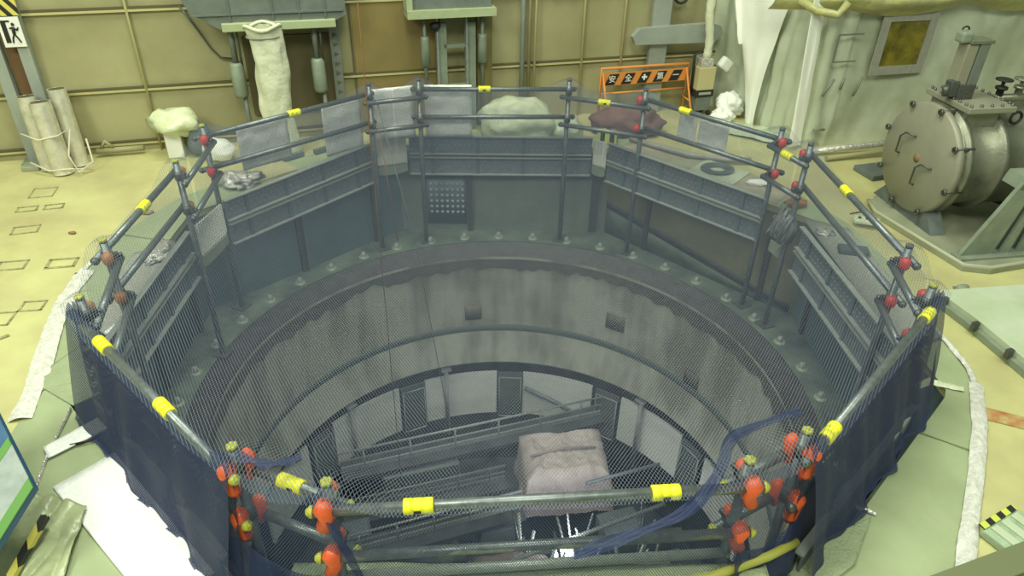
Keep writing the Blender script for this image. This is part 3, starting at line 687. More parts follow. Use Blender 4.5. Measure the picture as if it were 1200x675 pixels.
# portable unit
PU = V(2.30, 4.03, 0); pa = WA
e = empty('portable_cleaner', PU, 'tall portable unit with tan body and dark base on castors, hose above', 'machine')
def PB(g, x0, x1, y0, y1, z0, z1, bev=.006): return g.box(PU+WD*((x0+x1)/2)+WN*((y0+y1)/2)+V(0, 0, (z0+z1)/2), (x1-x0, y1-y0, z1-z0), pa, bev=bev)
PB(MB(), -.11, .11, -.1, .1, .33, .60).build('tan_body', M_tan, e)
PB(MB(), -.12, .12, -.11, .11, .25, .335).build('dark_band', M_black, e)
PB(MB(), -.10, .10, -.1, .1, .08, .25).build('base_tank', M_mach, e)
PB(MB(), -.08, .08, .09, .115, .28, .31, .003).build('maker_plate', M_gtape, e)
PB(MB(), -.09, .07, -.08, .08, .60, .70).build('top_box', M_tape, e)
for x, y in ((-.1, -.08), (.1, -.08), (-.1, .09), (.1, .09)):
    c_ = PU+WD*x+WN*y+V(0, 0, .035); MB().tube([c_-WD*.015, c_+WD*.015], .035, 14).build('castor', M_black, e)
g = MB(); g.tube([PU+WD*-.13+V(0, 0, .3), PU+WD*-.15+V(0, 0, .74), PU+WD*.02+V(0, 0, .78)], .018, 8); g.tube([PU+WD*.13+V(0, 0, .05), PU+WD*.14+V(0, 0, .6)], .012, 8); g.build('handle', M_black, e)
hs = [PU+V(0, -.02, .68)+WD*(.0+.02*math.sin(k*.6))+V(0, 0, .07*k)+WD*(-.004*k) for k in range(30)]
g = MB(); g.tube(hs, .05, 12, rs=[.045+.008*(k % 2) for k in range(30)]); tag(g.build('duct_hose', M_sock), 'pale flexible duct hose rising from the portable unit', 'hose')
tag(MB().box(PU+WD*.24+WN*.06+V(0, 0, .62), (.16, .10, .14), R=Matrix.Rotation(WA, 3, 'Z')@Matrix.Rotation(.6, 3, 'Y'), bev=.03).build('white_container', M_white), 'white plastic container tied to the right of the portable unit', 'container')
bpy.context.view_layer.update()
# white bags right of the unit
tag(MB().blob((2.66, 3.93, .16), (.16, .12, .14), 4, .35, 1.6, 5, -.15).build('plastic_bag', M_pale), 'grey white plastic bag on the floor right of the portable unit, upper one', 'bag')
tag(MB().blob((2.52, 3.72, .09), (.14, .11, .10), 4, .35, 1.8, 8, -.085).build('plastic_bag', M_pale), 'grey white plastic bag on the floor in front of the upper bag', 'bag')
def foldsheet(u, v):
    p = V(2.35, 3.55, 0).lerp(V(3.1, 3.05, 0), u)+V(.38, .25, 0)*(v-.2); p.z = .02+.05*abs(noise.noise(p*5))+.02*abs(noise.noise(p*14)); return p
tag(MB().grid(foldsheet, 40, 20).build('floor_plastic', M_tray, solid=.004), 'wrinkled pale plastic sheet on the floor along the curtain foot', 'plastic sheet')

# ------------------------------------------------------------------ white plastic enclosure on the right
path = [V(2.42, 4.45, 0), V(2.62, 4.25, 0), V(2.95, 3.68, 0), V(3.22, 3.02, 0), V(3.35, 3.0, 0), V(4.36, 3.26, 0), V(5.6, 3.58, 0), V(8, 4.2, 0)]
cum = [0]
for i in range(1, len(path)): cum.append(cum[-1]+(path[i]-path[i-1]).length)
def pathpt(s_):
    s_ = min(max(s_, 0), cum[-1]-1e-6)
    for i in range(1, len(path)):
        if s_ <= cum[i]:
            t = (s_-cum[i-1])/(cum[i]-cum[i-1]); d = (path[i]-path[i-1]).normalized(); return path[i-1].lerp(path[i], t), V(d.y, -d.x, 0)
def curtain(u, v):
    s_ = u*cum[-1]; p, n = pathpt(s_); z = 3.0*v
    fold = .035 if s_ < 2.0 else .003
    d = fold*math.sin(s_*26+2*noise.noise(V(s_*1.5, z*.8, 0)))*(.6+.4*noise.noise(V(s_*3, z, 5)))+.07*noise.noise(V(s_*1.1, z*1.3, 9))+.028*noise.noise(V(s_*3.2, z*2.6, 2))+.012*noise.noise(V(s_*8+z*5, z*4-s_*3, 6))
    return p+n*d+V(0, 0, z)
enc = empty('plastic_enclosure', (3.3, 3.1, 0), 'white plastic sheeted enclosure with a taped window, filling the back right', 'enclosure')
MB().grid(curtain, 260, 60).build('curtain', M_curt, enc)
# gathered hangings on the left face and the corner
def hang(name, base, top, w0, w1, seed):
    b_, t_ = Vector(base), Vector(top); n = V(-.75, -.66, 0).normalized(); s_ = V(.55, -.83, 0) if seed < 3 else V(.9, .2, 0)
    def fn(u, v):
        c = b_.lerp(t_, v); ww = w0+(w1-w0)*v**1.5; a = (u-.5)
        return c+s_*ww*a*1.0+n*(.07+.05*math.cos(a*PI)+.012*math.sin(u*9+seed)*(.4+v)+.02*noise.noise(V(u*3, v*4, seed)))
    MB().grid(fn, 40, 30).build(name, M_curtw, enc)
hang('gathered_sheet', (2.90, 3.72, .02), (2.78, 3.8, 1.6), .12, .85, 1)
hang('gathered_sheet', (3.21, 2.99, .05), (3.10, 2.95, 1.6), .17, .17, 5)
hang('gathered_sheet', (2.70, 3.95, .9), (2.55, 4.1, 1.6), .05, .16, 2)
TD = V(.969, .248, 0); TN = V(.248, -.969, 0); TO = V(3.5, 3.04, 0); TA = math.atan2(TD.y, TD.x)
TT = lambda s_, z, o=.1: TO+TD*s_+TN*o+V(0, 0, z)
def TBx(g, s0, s1, z0, z1, o0, o1): return g.box(TT((s0+s1)/2, (z0+z1)/2, (o0+o1)/2), (s1-s0, o1-o0, z1-z0), TA)
g = MB()
for s0, s1, z0, z1 in ((.29, .95, 1.36, 1.44), (.29, .95, .81, .90), (.29, .385, .90, 1.36), (.865, .955, .90, 1.36)): TBx(g, s0, s1, z0, z1, .06, .075)
wt_ = g.build('window_tape', M_gtape, enc)
g = MB(); TBx(g, .38, .87, .895, 1.365, .05, .062); g.build('window_pane', M_winview, wt_)
g = MB()
for s0, s1, z0, z1 in ((-.19, .10, 1.245, 1.262), (-.20, -.18, .97, 1.26), (-.18, .08, .97, .985)): TBx(g, s0, s1, z0, z1, .07, .078)
for s0, z0, s1, z1 in ((-.22, .62, -.12, .80), (-.02, .68, 0, .80), (.16, .60, .22, .80), (-.22, .25, -.08, .24)):
    MB().tube([TT(s0, z0, .08), TT(s1, z1, .08)], .014, 6).build('tape_strip', M_tapes, enc)
g.build('taped_outline', M_tapes, enc)
def swag(u, v):
    s_ = -.75+u*3.6; d = .09+.10*math.sin(PI*v)+.03*noise.noise(V(s_*3, v*3, 1)); z = 1.72-.20*v-.10*v*abs(math.sin(s_*2.1+.6))
    p = TT(s_, z, d)
    if s_ < -.3: p += V(-.3, .75, 0)*(-.3-s_)*1.2
    return p
MB().grid(swag, 90, 12).build('draped_cover', M_curty, enc)
MB().tube([TT(-.62, 1.58, .2)+V(-.1, .25, 0), TT(-.5, 1.50, .2)+V(-.05, .12, 0), TT(-.38, 1.49, .22), TT(-.3, 1.6, .22)], .04, 10).build('rolled_edge', M_curty, enc)
MB().tube([TT(2.2+.0, 1.1, .1), TT(2.2, 1.1, .1)+V(0, 0, .01)], .01, 6).build('tape_strip', M_gtape, enc)
# silver edge pipe at the curtain foot
tag(MB().tube([V(3.30, 2.78, .05), V(3.75, 2.86, .08), V(4.45, 3.02, .10)], .035, 10).build('foil_wrapped_pipe', M_tape), 'foil wrapped pipe on the floor at the foot of the white enclosure', 'pipe')
tag(MB().tube([V(3.4, 2.62, .04), V(4.4, 2.88, .07)], .028, 10).build('floor_pipe', M_olv), 'olive floor pipe running parallel to the foil wrapped pipe', 'pipe')
tag(MB().box((3.9, 2.35, .03), (.5, .3, .06), .3, bev=.01).build('dark_floor_box', M_doorg), 'low dark box on the floor behind the vessel lid', 'box')

# ------------------------------------------------------------------ vessel on the right
VC = V(3.62, 1.33, .60); VA = V(.985, .17, 0).normalized(); VS = V(-VA.y, VA.x, 0)
RV = Matrix((VS, V(0, 0, 1), VA)).transposed()     # local z -> axis
vs_ = empty('steel_vessel', (4.1, 1.4, 0), 'large horizontal stainless steel vessel with a round lid facing left', 'vessel')
MB().lathe([(0, -.02), (.47, -.02), (.485, 0), (.485, .035), (.47, .045), (0, .045)], 64, c=VC, R=RV).build('lid', M_lid, vs_); lid_ = vs_.children[-1]
MB().lathe([(.44, .04), (.44, .09), (.485, .09), (.485, .13), (.42, .14), (.415, .20), (.415, .44), (.46, .44), (.46, .49), (.425, .50), (.425, .9), (.47, .9), (.47, .95), (.425, .95), (.425, 2.4), (0, 2.4)], 64, c=VC, R=RV).build('shell', M_steel, vs_)
for k in range(8):
    a = 2*PI*k/8+.25; r_ = RV@V(math.cos(a), math.sin(a), 0); c_ = VC+r_*.475
    g = MB(); g.tube([c_-VA*.05, c_+VA*.14], .014, 8); g.tube([c_-VA*.05, c_-VA*.03], .028, 6); g.build('swing_bolt', M_clamp, lid_)
def lidpt(x, y, o=.03): return VC+(-VS)*x+V(0, 0, y)-VA*o
for sgn in (-1, 1):
    cx_ = sgn*.15; cz_ = (.06 if sgn < 0 else -.12)
    pts = [lidpt(cx_-.07, cz_-.10), lidpt(cx_-.085, cz_-.09, .06), lidpt(cx_-.085, cz_+.06, .06), lidpt(cx_-.03, cz_+.11, .06), lidpt(cx_+.07, cz_+.11, .03)]
    MB().tube(pts, .009, 6).build('handle', M_clamp, lid_)
MB().lathe([(0, -.023), (.04, -.023), (.04, -.02)], 20, c=VC, R=RV).build('rust_spot', M_orhole, lid_)
# valve body above
def VX(a_, s_, z): return VC+VA*a_+VS*s_+V(0, 0, z)
va = math.atan2(VA.y, VA.x)
MB().box(VX(.27, 0, .28), (.34, .44, .46), va, bev=.02).build('valve_body', M_steel, vs_)
MB().box(VX(.30, 0, .515), (.44, .56, .05), va, bev=.008).build('top_flange', M_lid, vs_)
for i in range(5):
    for s_ in (-.25, .25): MB().lathe([(0, .025), (.012, .02), (.014, 0)], 6, c=VX(.11+.095*i, s_, .54)).build('flange_bolt', M_clamp, vs_)
for j in range(6):
    for a_ in (.10, .50): MB().lathe([(0, .025), (.012, .02), (.014, 0)], 6, c=VX(a_, -.2+.08*j, .54)).build('flange_bolt', M_clamp, vs_)
MB().box(VX(0.180, .02, .60), (.16, .16, .13), va, bev=.01).build('actuator_base', M_clamp, vs_)
MB().box(VX(0.120, .02, .82), (.10, .12, .34), va, bev=.008).build('actuator_column', M_lid, vs_)
MB().box(VX(0.220, .02, .82), (.09, .14, .36), va, bev=.008).build('actuator_cylinder', M_mach, vs_)
MB().box(VX(0.180, .02, 1.01), (.21, .16, .03), va, bev=.006).build('actuator_cap', M_steel, vs_)
MB().box(VX(0.050, .02, 1.04), (.10, .10, .09), va, bev=.02).build('gear_head', M_gsteel, vs_)
MB().tube([VX(0.040+.03*math.cos(t), .02, 1.095+.025*math.sin(t)) for t in [PI*k/8 for k in range(9)]], .007, 6).build('lifting_eye', M_black, vs_)
g = MB(); g.box(VX(0.060, -.02, .63), (.08, .08, .13), va, bev=.01); g.tube([VX(0.000, -.05, .58), VX(-0.020, -.05, .66)], .028, 10); g.build('limit_switch', M_clamp, vs_)
MB().tube([VX(.5, 0, .52), VX(.85, 0, .52), VX(2.0, .0, .52)], .035, 12).build('top_pipe', M_steel, vs_)
for a_ in (.56, .74, .90):
    c_ = VX(a_, 0, .53); MB().lathe([(.03, 0), (.03, .07), (.05, .07), (.05, .09), (.015, .09), (.015, .14), (.07, .145), (.07, .155), (0, .155)], 14, c=c_).build('hand_valve', M_steel if a_ > .6 else M_black, vs_)
MB().tube([VX(.56+.05*math.cos(t), -.26, .44+.05*math.sin(t)) for t in [2*PI*k/16 for k in range(17)]], .012, 6).build('lifting_ring', M_black, vs_)
# saddle
for a_ in (.08,):
    g = MB()
    pts = [(-.44, .0), (.44, .0), (.26, .20), (.15, .12), (0, .09), (-.15, .12), (-.26, .20)]
    g.prism([(p[0], p[1]) for p in pts], -.07, .07, lambda p: V(VX(a_, 0, 0).x, VX(a_, 0, 0).y, .05)+VS*p[0]+V(0, 0, p[1])+VA*p[2]); g.build('saddle', M_doorg, vs_)
# base platform (grey sheeted)
def plate(name, cs, z0, z1, m, parent=None):
    g = MB(); g.prism(cs, z0, z1); return g.build(name, m, parent, bev=.006)
e = empty('base_platform', (4.2, 1.0, 0), 'grey sheeted base platform with a raised border under the vessel', 'platform')
pc = [(3.46, 1.62), (3.40, 1.35), (3.74, .40), (3.95, .36), (7.2, 1.35), (7.2, 3.0), (4.3, 2.1)]
plate('slab', pc, 0, .05, M_plat, e)
g = MB(); pts = [V(x, y, .05) for x, y in ((3.44, 1.60), (3.41, 1.36), (3.75, .42), (3.95, .38), (7.2, 1.37))]; g.tube(pts, .018, 6); g.build('raised_border', mat('border', (.40, .42, .30), .5), e)
# A-frame support
e = empty('support_frame', (4.35, .8, .05), 'pale green steel A-shaped support frame in front of the vessel', 'frame')
def slab4(pts, th, m, name, parent):
    vs = [Vector(p) for p in pts]; n = (vs[1]-vs[0]).cross(vs[2]-vs[0]).normalized()*th
    g = MB(); g.add(vs+[v+n for v in vs], [(0, 1, 2, 3), (7, 6, 5, 4), (0, 4, 5, 1), (1, 5, 6, 2), (2, 6, 7, 3), (3, 7, 4, 0)]); return g.build(name, m, parent)
SX = V(.985, .17, 0).normalized(); SP = V(3.76, .53, .05)
def S(s_, z, o=0): return SP+SX*s_+V(-SX.y, SX.x, 0)*o+V(0, 0, z)
slab4([S(0, 0), S(.30, 0), S(.46, .66), S(.32, .66)], -.035, M_gsteel, 'leg', e)
slab4([S(.38, .0), S(.46, .0), S(.54, .52), S(.49, .52)], -.03, M_gsteel, 'leg', e)
slab4([S(.54, 0), S(.62, 0), S(.66, .50), S(.60, .50)], -.03, M_gsteel, 'leg', e)
slab4([S(1.15, .0), S(1.45, .0), S(1.03, .66), S(.87, .66)], -.035, M_gsteel, 'leg', e)
slab4([S(.31, .60), S(1.05, .60), S(1.03, .70), S(.34, .70)], -.2, M_gsteel, 'head_beam', e)
slab4([S(.05, 0, .06), S(1.40, 0, .06), S(1.0, .60, .06), S(.45, .60, .06)], -.02, M_mach, 'web', e)
MB().box(S(.72, .01, 0), (1.5, .12, .02), math.atan2(SX.y, SX.x)).build('base_plate', M_gsteel, e)
MB().lathe([(0, -.03), (.07, -.03), (.07, .03), (0, .03)], 20, c=S(.60, .64, -.06), R=Matrix.Rotation(PI/2, 3, 'X')).build('trunnion', M_clamp, e)
# small objects near the platform corner
e = empty('tool_tray', (3.24, 1.02, 0), 'small pale tray with dark bolts beside the right rail', 'tray')
MB().box((3.24, 1.15, .06), (.22, .12, .03), -.3, bev=.008).build('tray', M_bag, e)
g = MB()
for x in (-.06, 0, .06): g.blob((3.24+x, 1.15-x*.3, .085), (.016, .016, .012), 1, 0)
g.tube([(3.1, 1.2, .1), (3.25, 1.26, .1)], .007, 6); g.build('bolts', M_black, e)
tag(MB().blob((3.53, .02, .05), (.07, .05, .06), 3, .3, 2, 4, -.045).build('small_wheel_chock', M_gsteel), 'small dark green chock on the floor above the covered tray', 'chock')
# covered tray at right
e = empty('covered_tray', (3.7, -.3, 0), 'low steel tray covered in pale green sheeting at the right edge', 'tray')
tp = [(3.28, -.06), (3.26, -.20), (3.42, -1.10), (4.4, -1.6), (5.2, .2)]
tp = [(3.29, -.05), (3.40, -.42), (3.56, -1.3), (4.4, -1.4), (5.0, .22)]
plate('cover', tp, .05, .10, M_tray, e)
def off(p, k): c_ = V(4.2, -.6, 0); d = (c_-V(*p, 0)).normalized()*k; return (p[0]-d.x, p[1]-d.y)
plate('side_rim', [off(p, .045) for p in tp], .0, .055, M_gsteel, e)
g = MB()
for t in (.1, .35, .6, .85):
    p = V(3.29, -.05, .08).lerp(V(3.56, -1.3, .08), t); g.box(p+V(-.03, 0, 0), (.05, .03, .07), .3)
g.build('clips', M_clamp, e)
# floor box with hazard tape, bottom right, and beam
e = empty('floor_box', (2.62, -2.24, 0), 'pale green grooved box with black and yellow tape, bottom right corner', 'box')
MB().box((2.66, -2.27, .03), (.30, .22, .05), .5, bev=.01).build('body', mat('box_green', (.40, .52, .36), .5, 0, .3, 20), e)
for k in (-1, 0, 1): MB().box((2.66+.085*k*math.cos(.5), -2.27+.085*k*math.sin(.5)-.0, .06), (.05, .18, .015), .5, bev=.004).build('rib', M_tray, e)
MB().box((2.60, -2.17, .061), (.28, .035, .006), .5).build('hazard_tape', M_haz2, e)
e = empty('olive_beam', (2.4, -2.5, 0), 'dark olive beam crossing the bottom right corner', 'beam')
beam('web', (1.95, -2.68, .06), (3.2, -2.22, .06), .05, .12, M_mach, e); beam('top_flange', (1.95, -2.68, .125), (3.2, -2.22, .125), .13, .015, mat('olive_steel', (.17, .19, .10), .5), e)

# ------------------------------------------------------------------ blue board at left edge
e = empty('notice_board', (-2.2, -2.5, .05), 'blue board with a pale notice and green stripes, leaning at left edge', 'board')
tagq = [V(-2.83, -1.70, .65), V(-2.16, -2.40, .40), V(-2.32, -2.84, .15), V(-2.99, -2.14, .40)]
slab4([tagq[3], tagq[2], tagq[1], tagq[0]], .03, M_blue, 'panel', e)
def Bp(u, v): return tagq[3].lerp(tagq[2], u).lerp(tagq[0].lerp(tagq[1], u), v)
nB = (tagq[2]-tagq[3]).cross(tagq[0]-tagq[3]).normalized()
nB = nB if nB.dot(V(0, -4.7, 3.1)-Bp(.5, .5)) > 0 else -nB
for u0, u1, v0, v1, m_, nm, th in ((.72, .94, .42, 1.0, M_sign, 'notice', .006), (.94, 1.0, .42, 1.0, M_green, 'green_stripe', .008), (.67, .72, .42, 1.0, M_green, 'green_stripe', .008)):
    ps = [Bp(u0, v0), Bp(u1, v0), Bp(u1, v1), Bp(u0, v1)]; g = MB(); ps = [p+nB*.034 for p in ps]
    g.add(ps+[p+nB*th for p in ps], [(0, 1, 2, 3), (4, 5, 6, 7), (0, 1, 5, 4), (1, 2, 6, 5), (2, 3, 7, 6), (3, 0, 4, 7)]); g.build(nm, m_, e)
tag(beam('hazard_bar', (-2.26, -2.33, .12), (-2.24, -2.75, .10), .035, .03, M_haz), 'black and yellow striped bar by the blue board', 'bar')
def crinkle(u, v):
    p = V(-2.52, -2.1, 0).lerp(V(-2.14, -2.2, 0), u)+V(.12, -.55, 0)*v; p.z = .03+.09*abs(noise.noise(V(p.x*9, p.y*3, 1)))+.01*abs(noise.noise(p*19)); return p
tag(MB().grid(crinkle, 40, 40).build('crumpled_plastic', mat('olive_plastic', (.46, .52, .30), .3, 0, .5, 4, (.26, .29, .18), .5, 9), solid=.003), 'crumpled translucent plastic around the striped bar at lower left', 'plastic sheet')

# ------------------------------------------------------------------ scaffolding ring
SIDELAB = list(SIDE.keys())
post_lab = ['left end of the back corner link, behind the ropes', 'left end of the back rail', 'right end of the back rail', 'far end of the back right rail',
            'near end of the back right rail', 'far end of the right rail', 'near end of the right rail, by the covered tray', 'far end of the front right rail',
            'near end of the front right rail', 'right end of the front rail', 'left end of the front rail', 'near end of the front left rail, beside the large white mat',
            'far end of the front left rail', 'near end of the left rail', 'far end of the left rail', 'left end of the back left rail']
cover_mat = [None, None, None, M_red, M_red, M_red, M_red, M_red, M_orange, M_orange, M_orange, M_orange, M_brownv, M_brownv, M_brownv, M_red]
def partner(i): return PV[{0: 1, 1: 0, 2: 3, 3: 2, 4: 5, 5: 4, 6: 7, 7: 6, 8: 9, 9: 8, 10: 11, 11: 10, 12: 13, 13: 12, 14: 15, 15: 14}[i]]
def flower(g, c, r):
    for k in range(6):
        a = 2*PI*k/6; g.blob(Vector(c)+V(math.cos(a)*r*.55, math.sin(a)*r*.55, 0), (r*.5, r*.5, r*.55), 1, 0)
    g.blob(Vector(c)+V(0, 0, r*.3), (r*.5, r*.5, r*.5), 1, 0)
for i, p in enumerate(PV):
    e = empty('scaffold_post', (p.x, p.y, ZF), 'scaffold post at the '+post_lab[i], 'scaffold post', 'scaffold posts around the well')
    out = p.normalized(); tan = (partner(i)-p).normalized()
    MB().tube([p+V(0, 0, ZF+.01), p+V(0, 0, TOPZ+.10)], .0243, 14).build('pipe', M_pipe, e)
    MB().box(p+V(0, 0, ZF+.006), (.14, .14, .012), math.atan2(p.y, p.x)).build('base_plate', M_clamp, e)
    g = MB(); flower(g, p+V(0, 0, TOPZ+.115), .027); g.build('end_cap', M_ygrn if i >= 7 else M_clamp, e)
    for z in (TOPZ, MIDZ):
        g = MB(); c_ = p+V(0, 0, z)
        g.tube([c_-V(0, 0, .035), c_+V(0, 0, .035)], .035, 12); g.box(c_+tan*.0+out*-.035, (.05, .03, .04), math.atan2(out.y, out.x))
        g.tube([c_+out*.03, c_-out*.08], .008, 6); g.tube([c_-out*.085, c_-out*.065], .016, 6)
        clamp = g.build('clamp', M_clamp, e)
        m_ = cover_mat[i]
        if m_:
            g = MB(); sgn = tan
            if m_ is M_orange:
                g.tube([c_+out*.045+sgn*.0+V(0, 0, .055), c_+out*.055+V(0, 0, .02), c_+out*.05-sgn*.01+V(0, 0, -.04), c_+out*.055+sgn*.01+V(0, 0, -.10), c_+out*.05+sgn*.015+V(0, 0, -.13)], .04, 12, rs=[.022, .043, .034, .034, .018])
                c2 = c_-out*.045+sgn*.02
                g.tube([c2+V(0, 0, .06), c2+V(0, 0, .03), c2+V(0, 0, -.03), c2-sgn*.01+V(0, 0, -.09), c2-sgn*.01+V(0, 0, -.12)], .04, 12, rs=[.015, .034, .030, .026, .012])
            else:
                c2 = c_+sgn*.045-out*.01
                g.tube([c2+V(0, 0, .05), c2+V(0, 0, .03), c2+V(0, 0, -.02), c2+V(0, 0, -.045)], .04, 12, rs=[.014, .036, .034, .014])
            g.build('clamp_cover', m_, clamp)

def rail(a, b, z, ext, label, sleeves=(), m=M_pipe, off=.0, endcap=True):
    """a, b post indices or points"""
    pa_ = PV[a] if isinstance(a, int) else Vector(a); pb = PV[b] if isinstance(b, int) else Vector(b)
    d = (pb-pa_).normalized(); n = V(d.y, -d.x, 0); mid = (pa_+pb)/2; n = n if n.dot(mid) > 0 else -n
    p, q = pa_-d*ext+n*off+V(0, 0, z), pb+d*ext+n*off+V(0, 0, z)
    e = empty('scaffold_rail', p, label, 'scaffold rail')
    MB().tube([p, q], .0243, 14).build('pipe', m, e)
    if endcap:
        for c_, s_ in ((p, -1), (q, 1)): MB().tube([c_, c_+d*s_*.012, c_+d*s_*.03], .026, 10, rs=[.027, .027, .012]).build('end_cap', M_ygrn if z < 0 or (mid.y < -1.9) else M_clamp, e)
    for t in sleeves:
        c_ = p.lerp(q, t); g = MB(); lg_ = .062
        g.tube([c_-d*lg_, c_-d*lg_*.95, c_-d*lg_*.36, c_-d*lg_*.33, c_-d*lg_*.27, c_+d*lg_*.27, c_+d*lg_*.33, c_+d*lg_*.36, c_+d*lg_*.95, c_+d*lg_], .034, 16, rs=[.029, .034, .034, .030, .034, .034, .030, .034, .034, .029])
        slv = g.build('yellow_sleeve', M_yel, e)
        MB().box(c_+n*.0-V(0, 0, .0)+V(0, -.033, 0), (.03, .008, .016), math.atan2(d.y, d.x)).build('sleeve_label', M_black, slv)
    return e
sl = {'back': (.44,), 'back right': (.32,), 'right': (.40,), 'front right': (.12, .86), 'front': (.225, .775), 'front left': (.36, .76), 'left': (.55,), 'back left': (.52,)}
for nm, (a, b) in SIDE.items():
    rail(a, b, TOPZ, .06, 'top scaffold rail of the '+nm+' side, with yellow sleeve', sl[nm], off=.05)
    rail(a, b, MIDZ, .06, 'middle scaffold rail of the '+nm+' side', (), off=.05)
links = {(0, 1): 'back left', (2, 3): 'back right', (4, 5): 'far right', (6, 7): 'right', (8, 9): 'front right', (10, 11): 'front left', (12, 13): 'left', (14, 15): 'far left'}
for (a, b), nm in links.items():
    rail(a, b, TOPZ-.055, .05, 'short top link pipe between the two '+nm+' corner posts', (.5,) if (a, b) in ((2, 3), (10, 11), (4, 5)) else (), off=-.05)
    rail(a, b, MIDZ-.055, .05, 'short middle link pipe between the two '+nm+' corner posts', (), off=-.05)
rail(9, 10, .20, .0, 'lowest pale pipe of the front side, just above the sheeting', (), M_pipel, off=.0)

# ------------------------------------------------------------------ steel planks (toe boards) around the opening
PLK = {'back': ((-1.10, 2.77), (.90, 2.83)), 'back right': ((1.07, 2.69), (2.40, 1.40)), 'right': ((2.56, .86), (2.66, -.80)), 'front right': ((2.5, -1.42), (1.45, -2.50)),
       'front': ((1.06, -2.68), (-.78, -2.76)), 'front left': ((-1.3, -2.58), (-2.42, -1.50)), 'left': ((-2.63, -.98), (-2.66, .55)), 'back left': ((-2.55, 1.13), (-1.47, 2.54))}
for nm, (a, b) in PLK.items():
    a, b = V(*a, 0), V(*b, 0); d = (b-a).normalized(); n = V(d.y, -d.x, 0); n = n if n.dot((a+b)/2) > 0 else -n; an = math.atan2(d.y, d.x); Lh = (b-a).length
    inn = -n
    for z0, z1, t in ((-.06, .14, 'upper'), (-.30, -.10, 'lower')):
        e = empty('steel_plank', (a+b)/2+V(0, 0, z0), t+' steel plank on edge along the '+nm+' side of the opening', 'plank')
        c_ = (a+b)/2
        face = MB().box(c_+V(0, 0, (z0+z1)/2), (Lh, .012, z1-z0), an).build('face', M_plank, e)
        for z in (z0, z1): MB().box(c_+inn*.02+V(0, 0, z), (Lh, .045, .010), an).build('lip', M_lip, e)
        nr = 3 if Lh > 1.2 else 2
        for k in range(nr+1):
            p = a.lerp(b, (k+.5)/(nr+1)); MB().box(p+inn*.014+V(0, 0, (z0+z1)/2), (.035, .018, z1-z0-.02), an).build('rib', M_liner, e)
        if t == 'upper':
            g = MB()
            for k in range(int(Lh/.055)):
                for j in range(3):
                    p = a+d*(.03+.055*k+.027*(j % 2))+inn*.009+V(0, 0, z0+.05+.05*j); g.box(p, (.014, .006, .007), an)
            tag_ = g.build('perforations', M_lip, face); tag_['kind'] = 'stuff'
    # mesh panels at four visible corners
def corner_mesh(p, q, label, z0=-.02, z1=.12, zb=-.28):
    p, q = V(*p, 0), V(*q, 0); d = (q-p); Lh = d.length; d.normalize(); an = math.atan2(d.y, d.x)
    e = empty('corner_guard', (p+q)/2+V(0, 0, zb), label, 'corner guard')
    g = MB(); nn = max(3, int(Lh/.035)); H = z1-zb-.12; nz = int(H/.03)
    for j in range(nz+1):
        z = zb+.12+j*H/nz
        pts = [p+d*(Lh*k/(nn*2))+V(0, 0, z+(.012 if k % 2 else -.012)) for k in range(nn*2+1)]
        g.tube(pts, .006, 5, caps=False)
    g.build('expanded_mesh', M_mesh, e)
    MB().box((p+q)/2+V(0, 0, (zb+.12+z1)/2)+V(0, .02, 0), (Lh, .006, H), an).build('backing_sheet', M_pale, e)
    g = MB(); g.prism([(0, .10), (Lh, .10), (Lh, .02), (Lh*.7, 0), (Lh*.2, 0), (0, .02)], -.01, .01, lambda t: p+d*t[0]+V(0, 0, zb+t[1])+V(-d.y, d.x, 0)*t[2]); g.build('bracket', M_gsteel, e)
corner_mesh((-1.44, 2.62), (-1.13, 2.75), 'pale mesh corner guard between back left and back planks')
corner_mesh((.92, 2.80), (1.05, 2.70), 'pale mesh corner guard between back and back right planks')
corner_mesh((-2.64, .62), (-2.56, 1.08), 'pale mesh corner guard at the far left corner, beside the tied posts')
# cable / mesh bundle at the right corner
e = empty('mesh_bundle', (2.50, 1.12, -.2), 'bundle of pale wire mesh and cords stuffed at the far right corner', 'bundle')
g = MB(); rnd = random.Random(3)
for k in range(26):
    c_ = V(2.48+rnd.uniform(-.05, .05), 1.16+rnd.uniform(-.12, .12), rnd.uniform(-.12, .10)); pts = []
    a0 = rnd.uniform(0, 6)
    for t in range(9): pts.append(c_+V(.03*math.sin(a0+t), .05*math.sin(a0+t*.7), .10*math.cos(a0+t*.8)))
    g.tube(pts, .005, 5)
g.build('wires', M_lip, e)
MB().blob((2.53, 1.12, -.02), (.07, .13, .16), 3, .3, 2, 5).build('dark_core', M_doorg, e)
MB().box((2.47, 1.13, -.24), (.02, .16, .11), .3).build('bracket', M_gsteel, e)
# green sheet turned over the front planks
def fs(u, v):
    x = -.95+2.2*u; y = -2.60-.35*v; z = .165+.015*noise.noise(V(x*5, y*5, 0)) if v < .45 else .165-.155*(v-.45)/.55; return V(x, y+.04*u, z)
tag(MB().grid(fs, 60, 14).build('edge_sheet', M_sheet2, solid=.004), 'green sheeting turned over the edge planks at the bottom of the view', 'sheeting')
tag(MB().tube([(1.42, -2.46, .2), (1.25, -2.56, .22), (.95, -2.66, .19), (.6, -2.72, .2)], .022, 8).build('yellow_hose', mat('yellow_hose', (.40, .40, .08), .5)), 'dull yellow hose along the front right corner', 'hose')

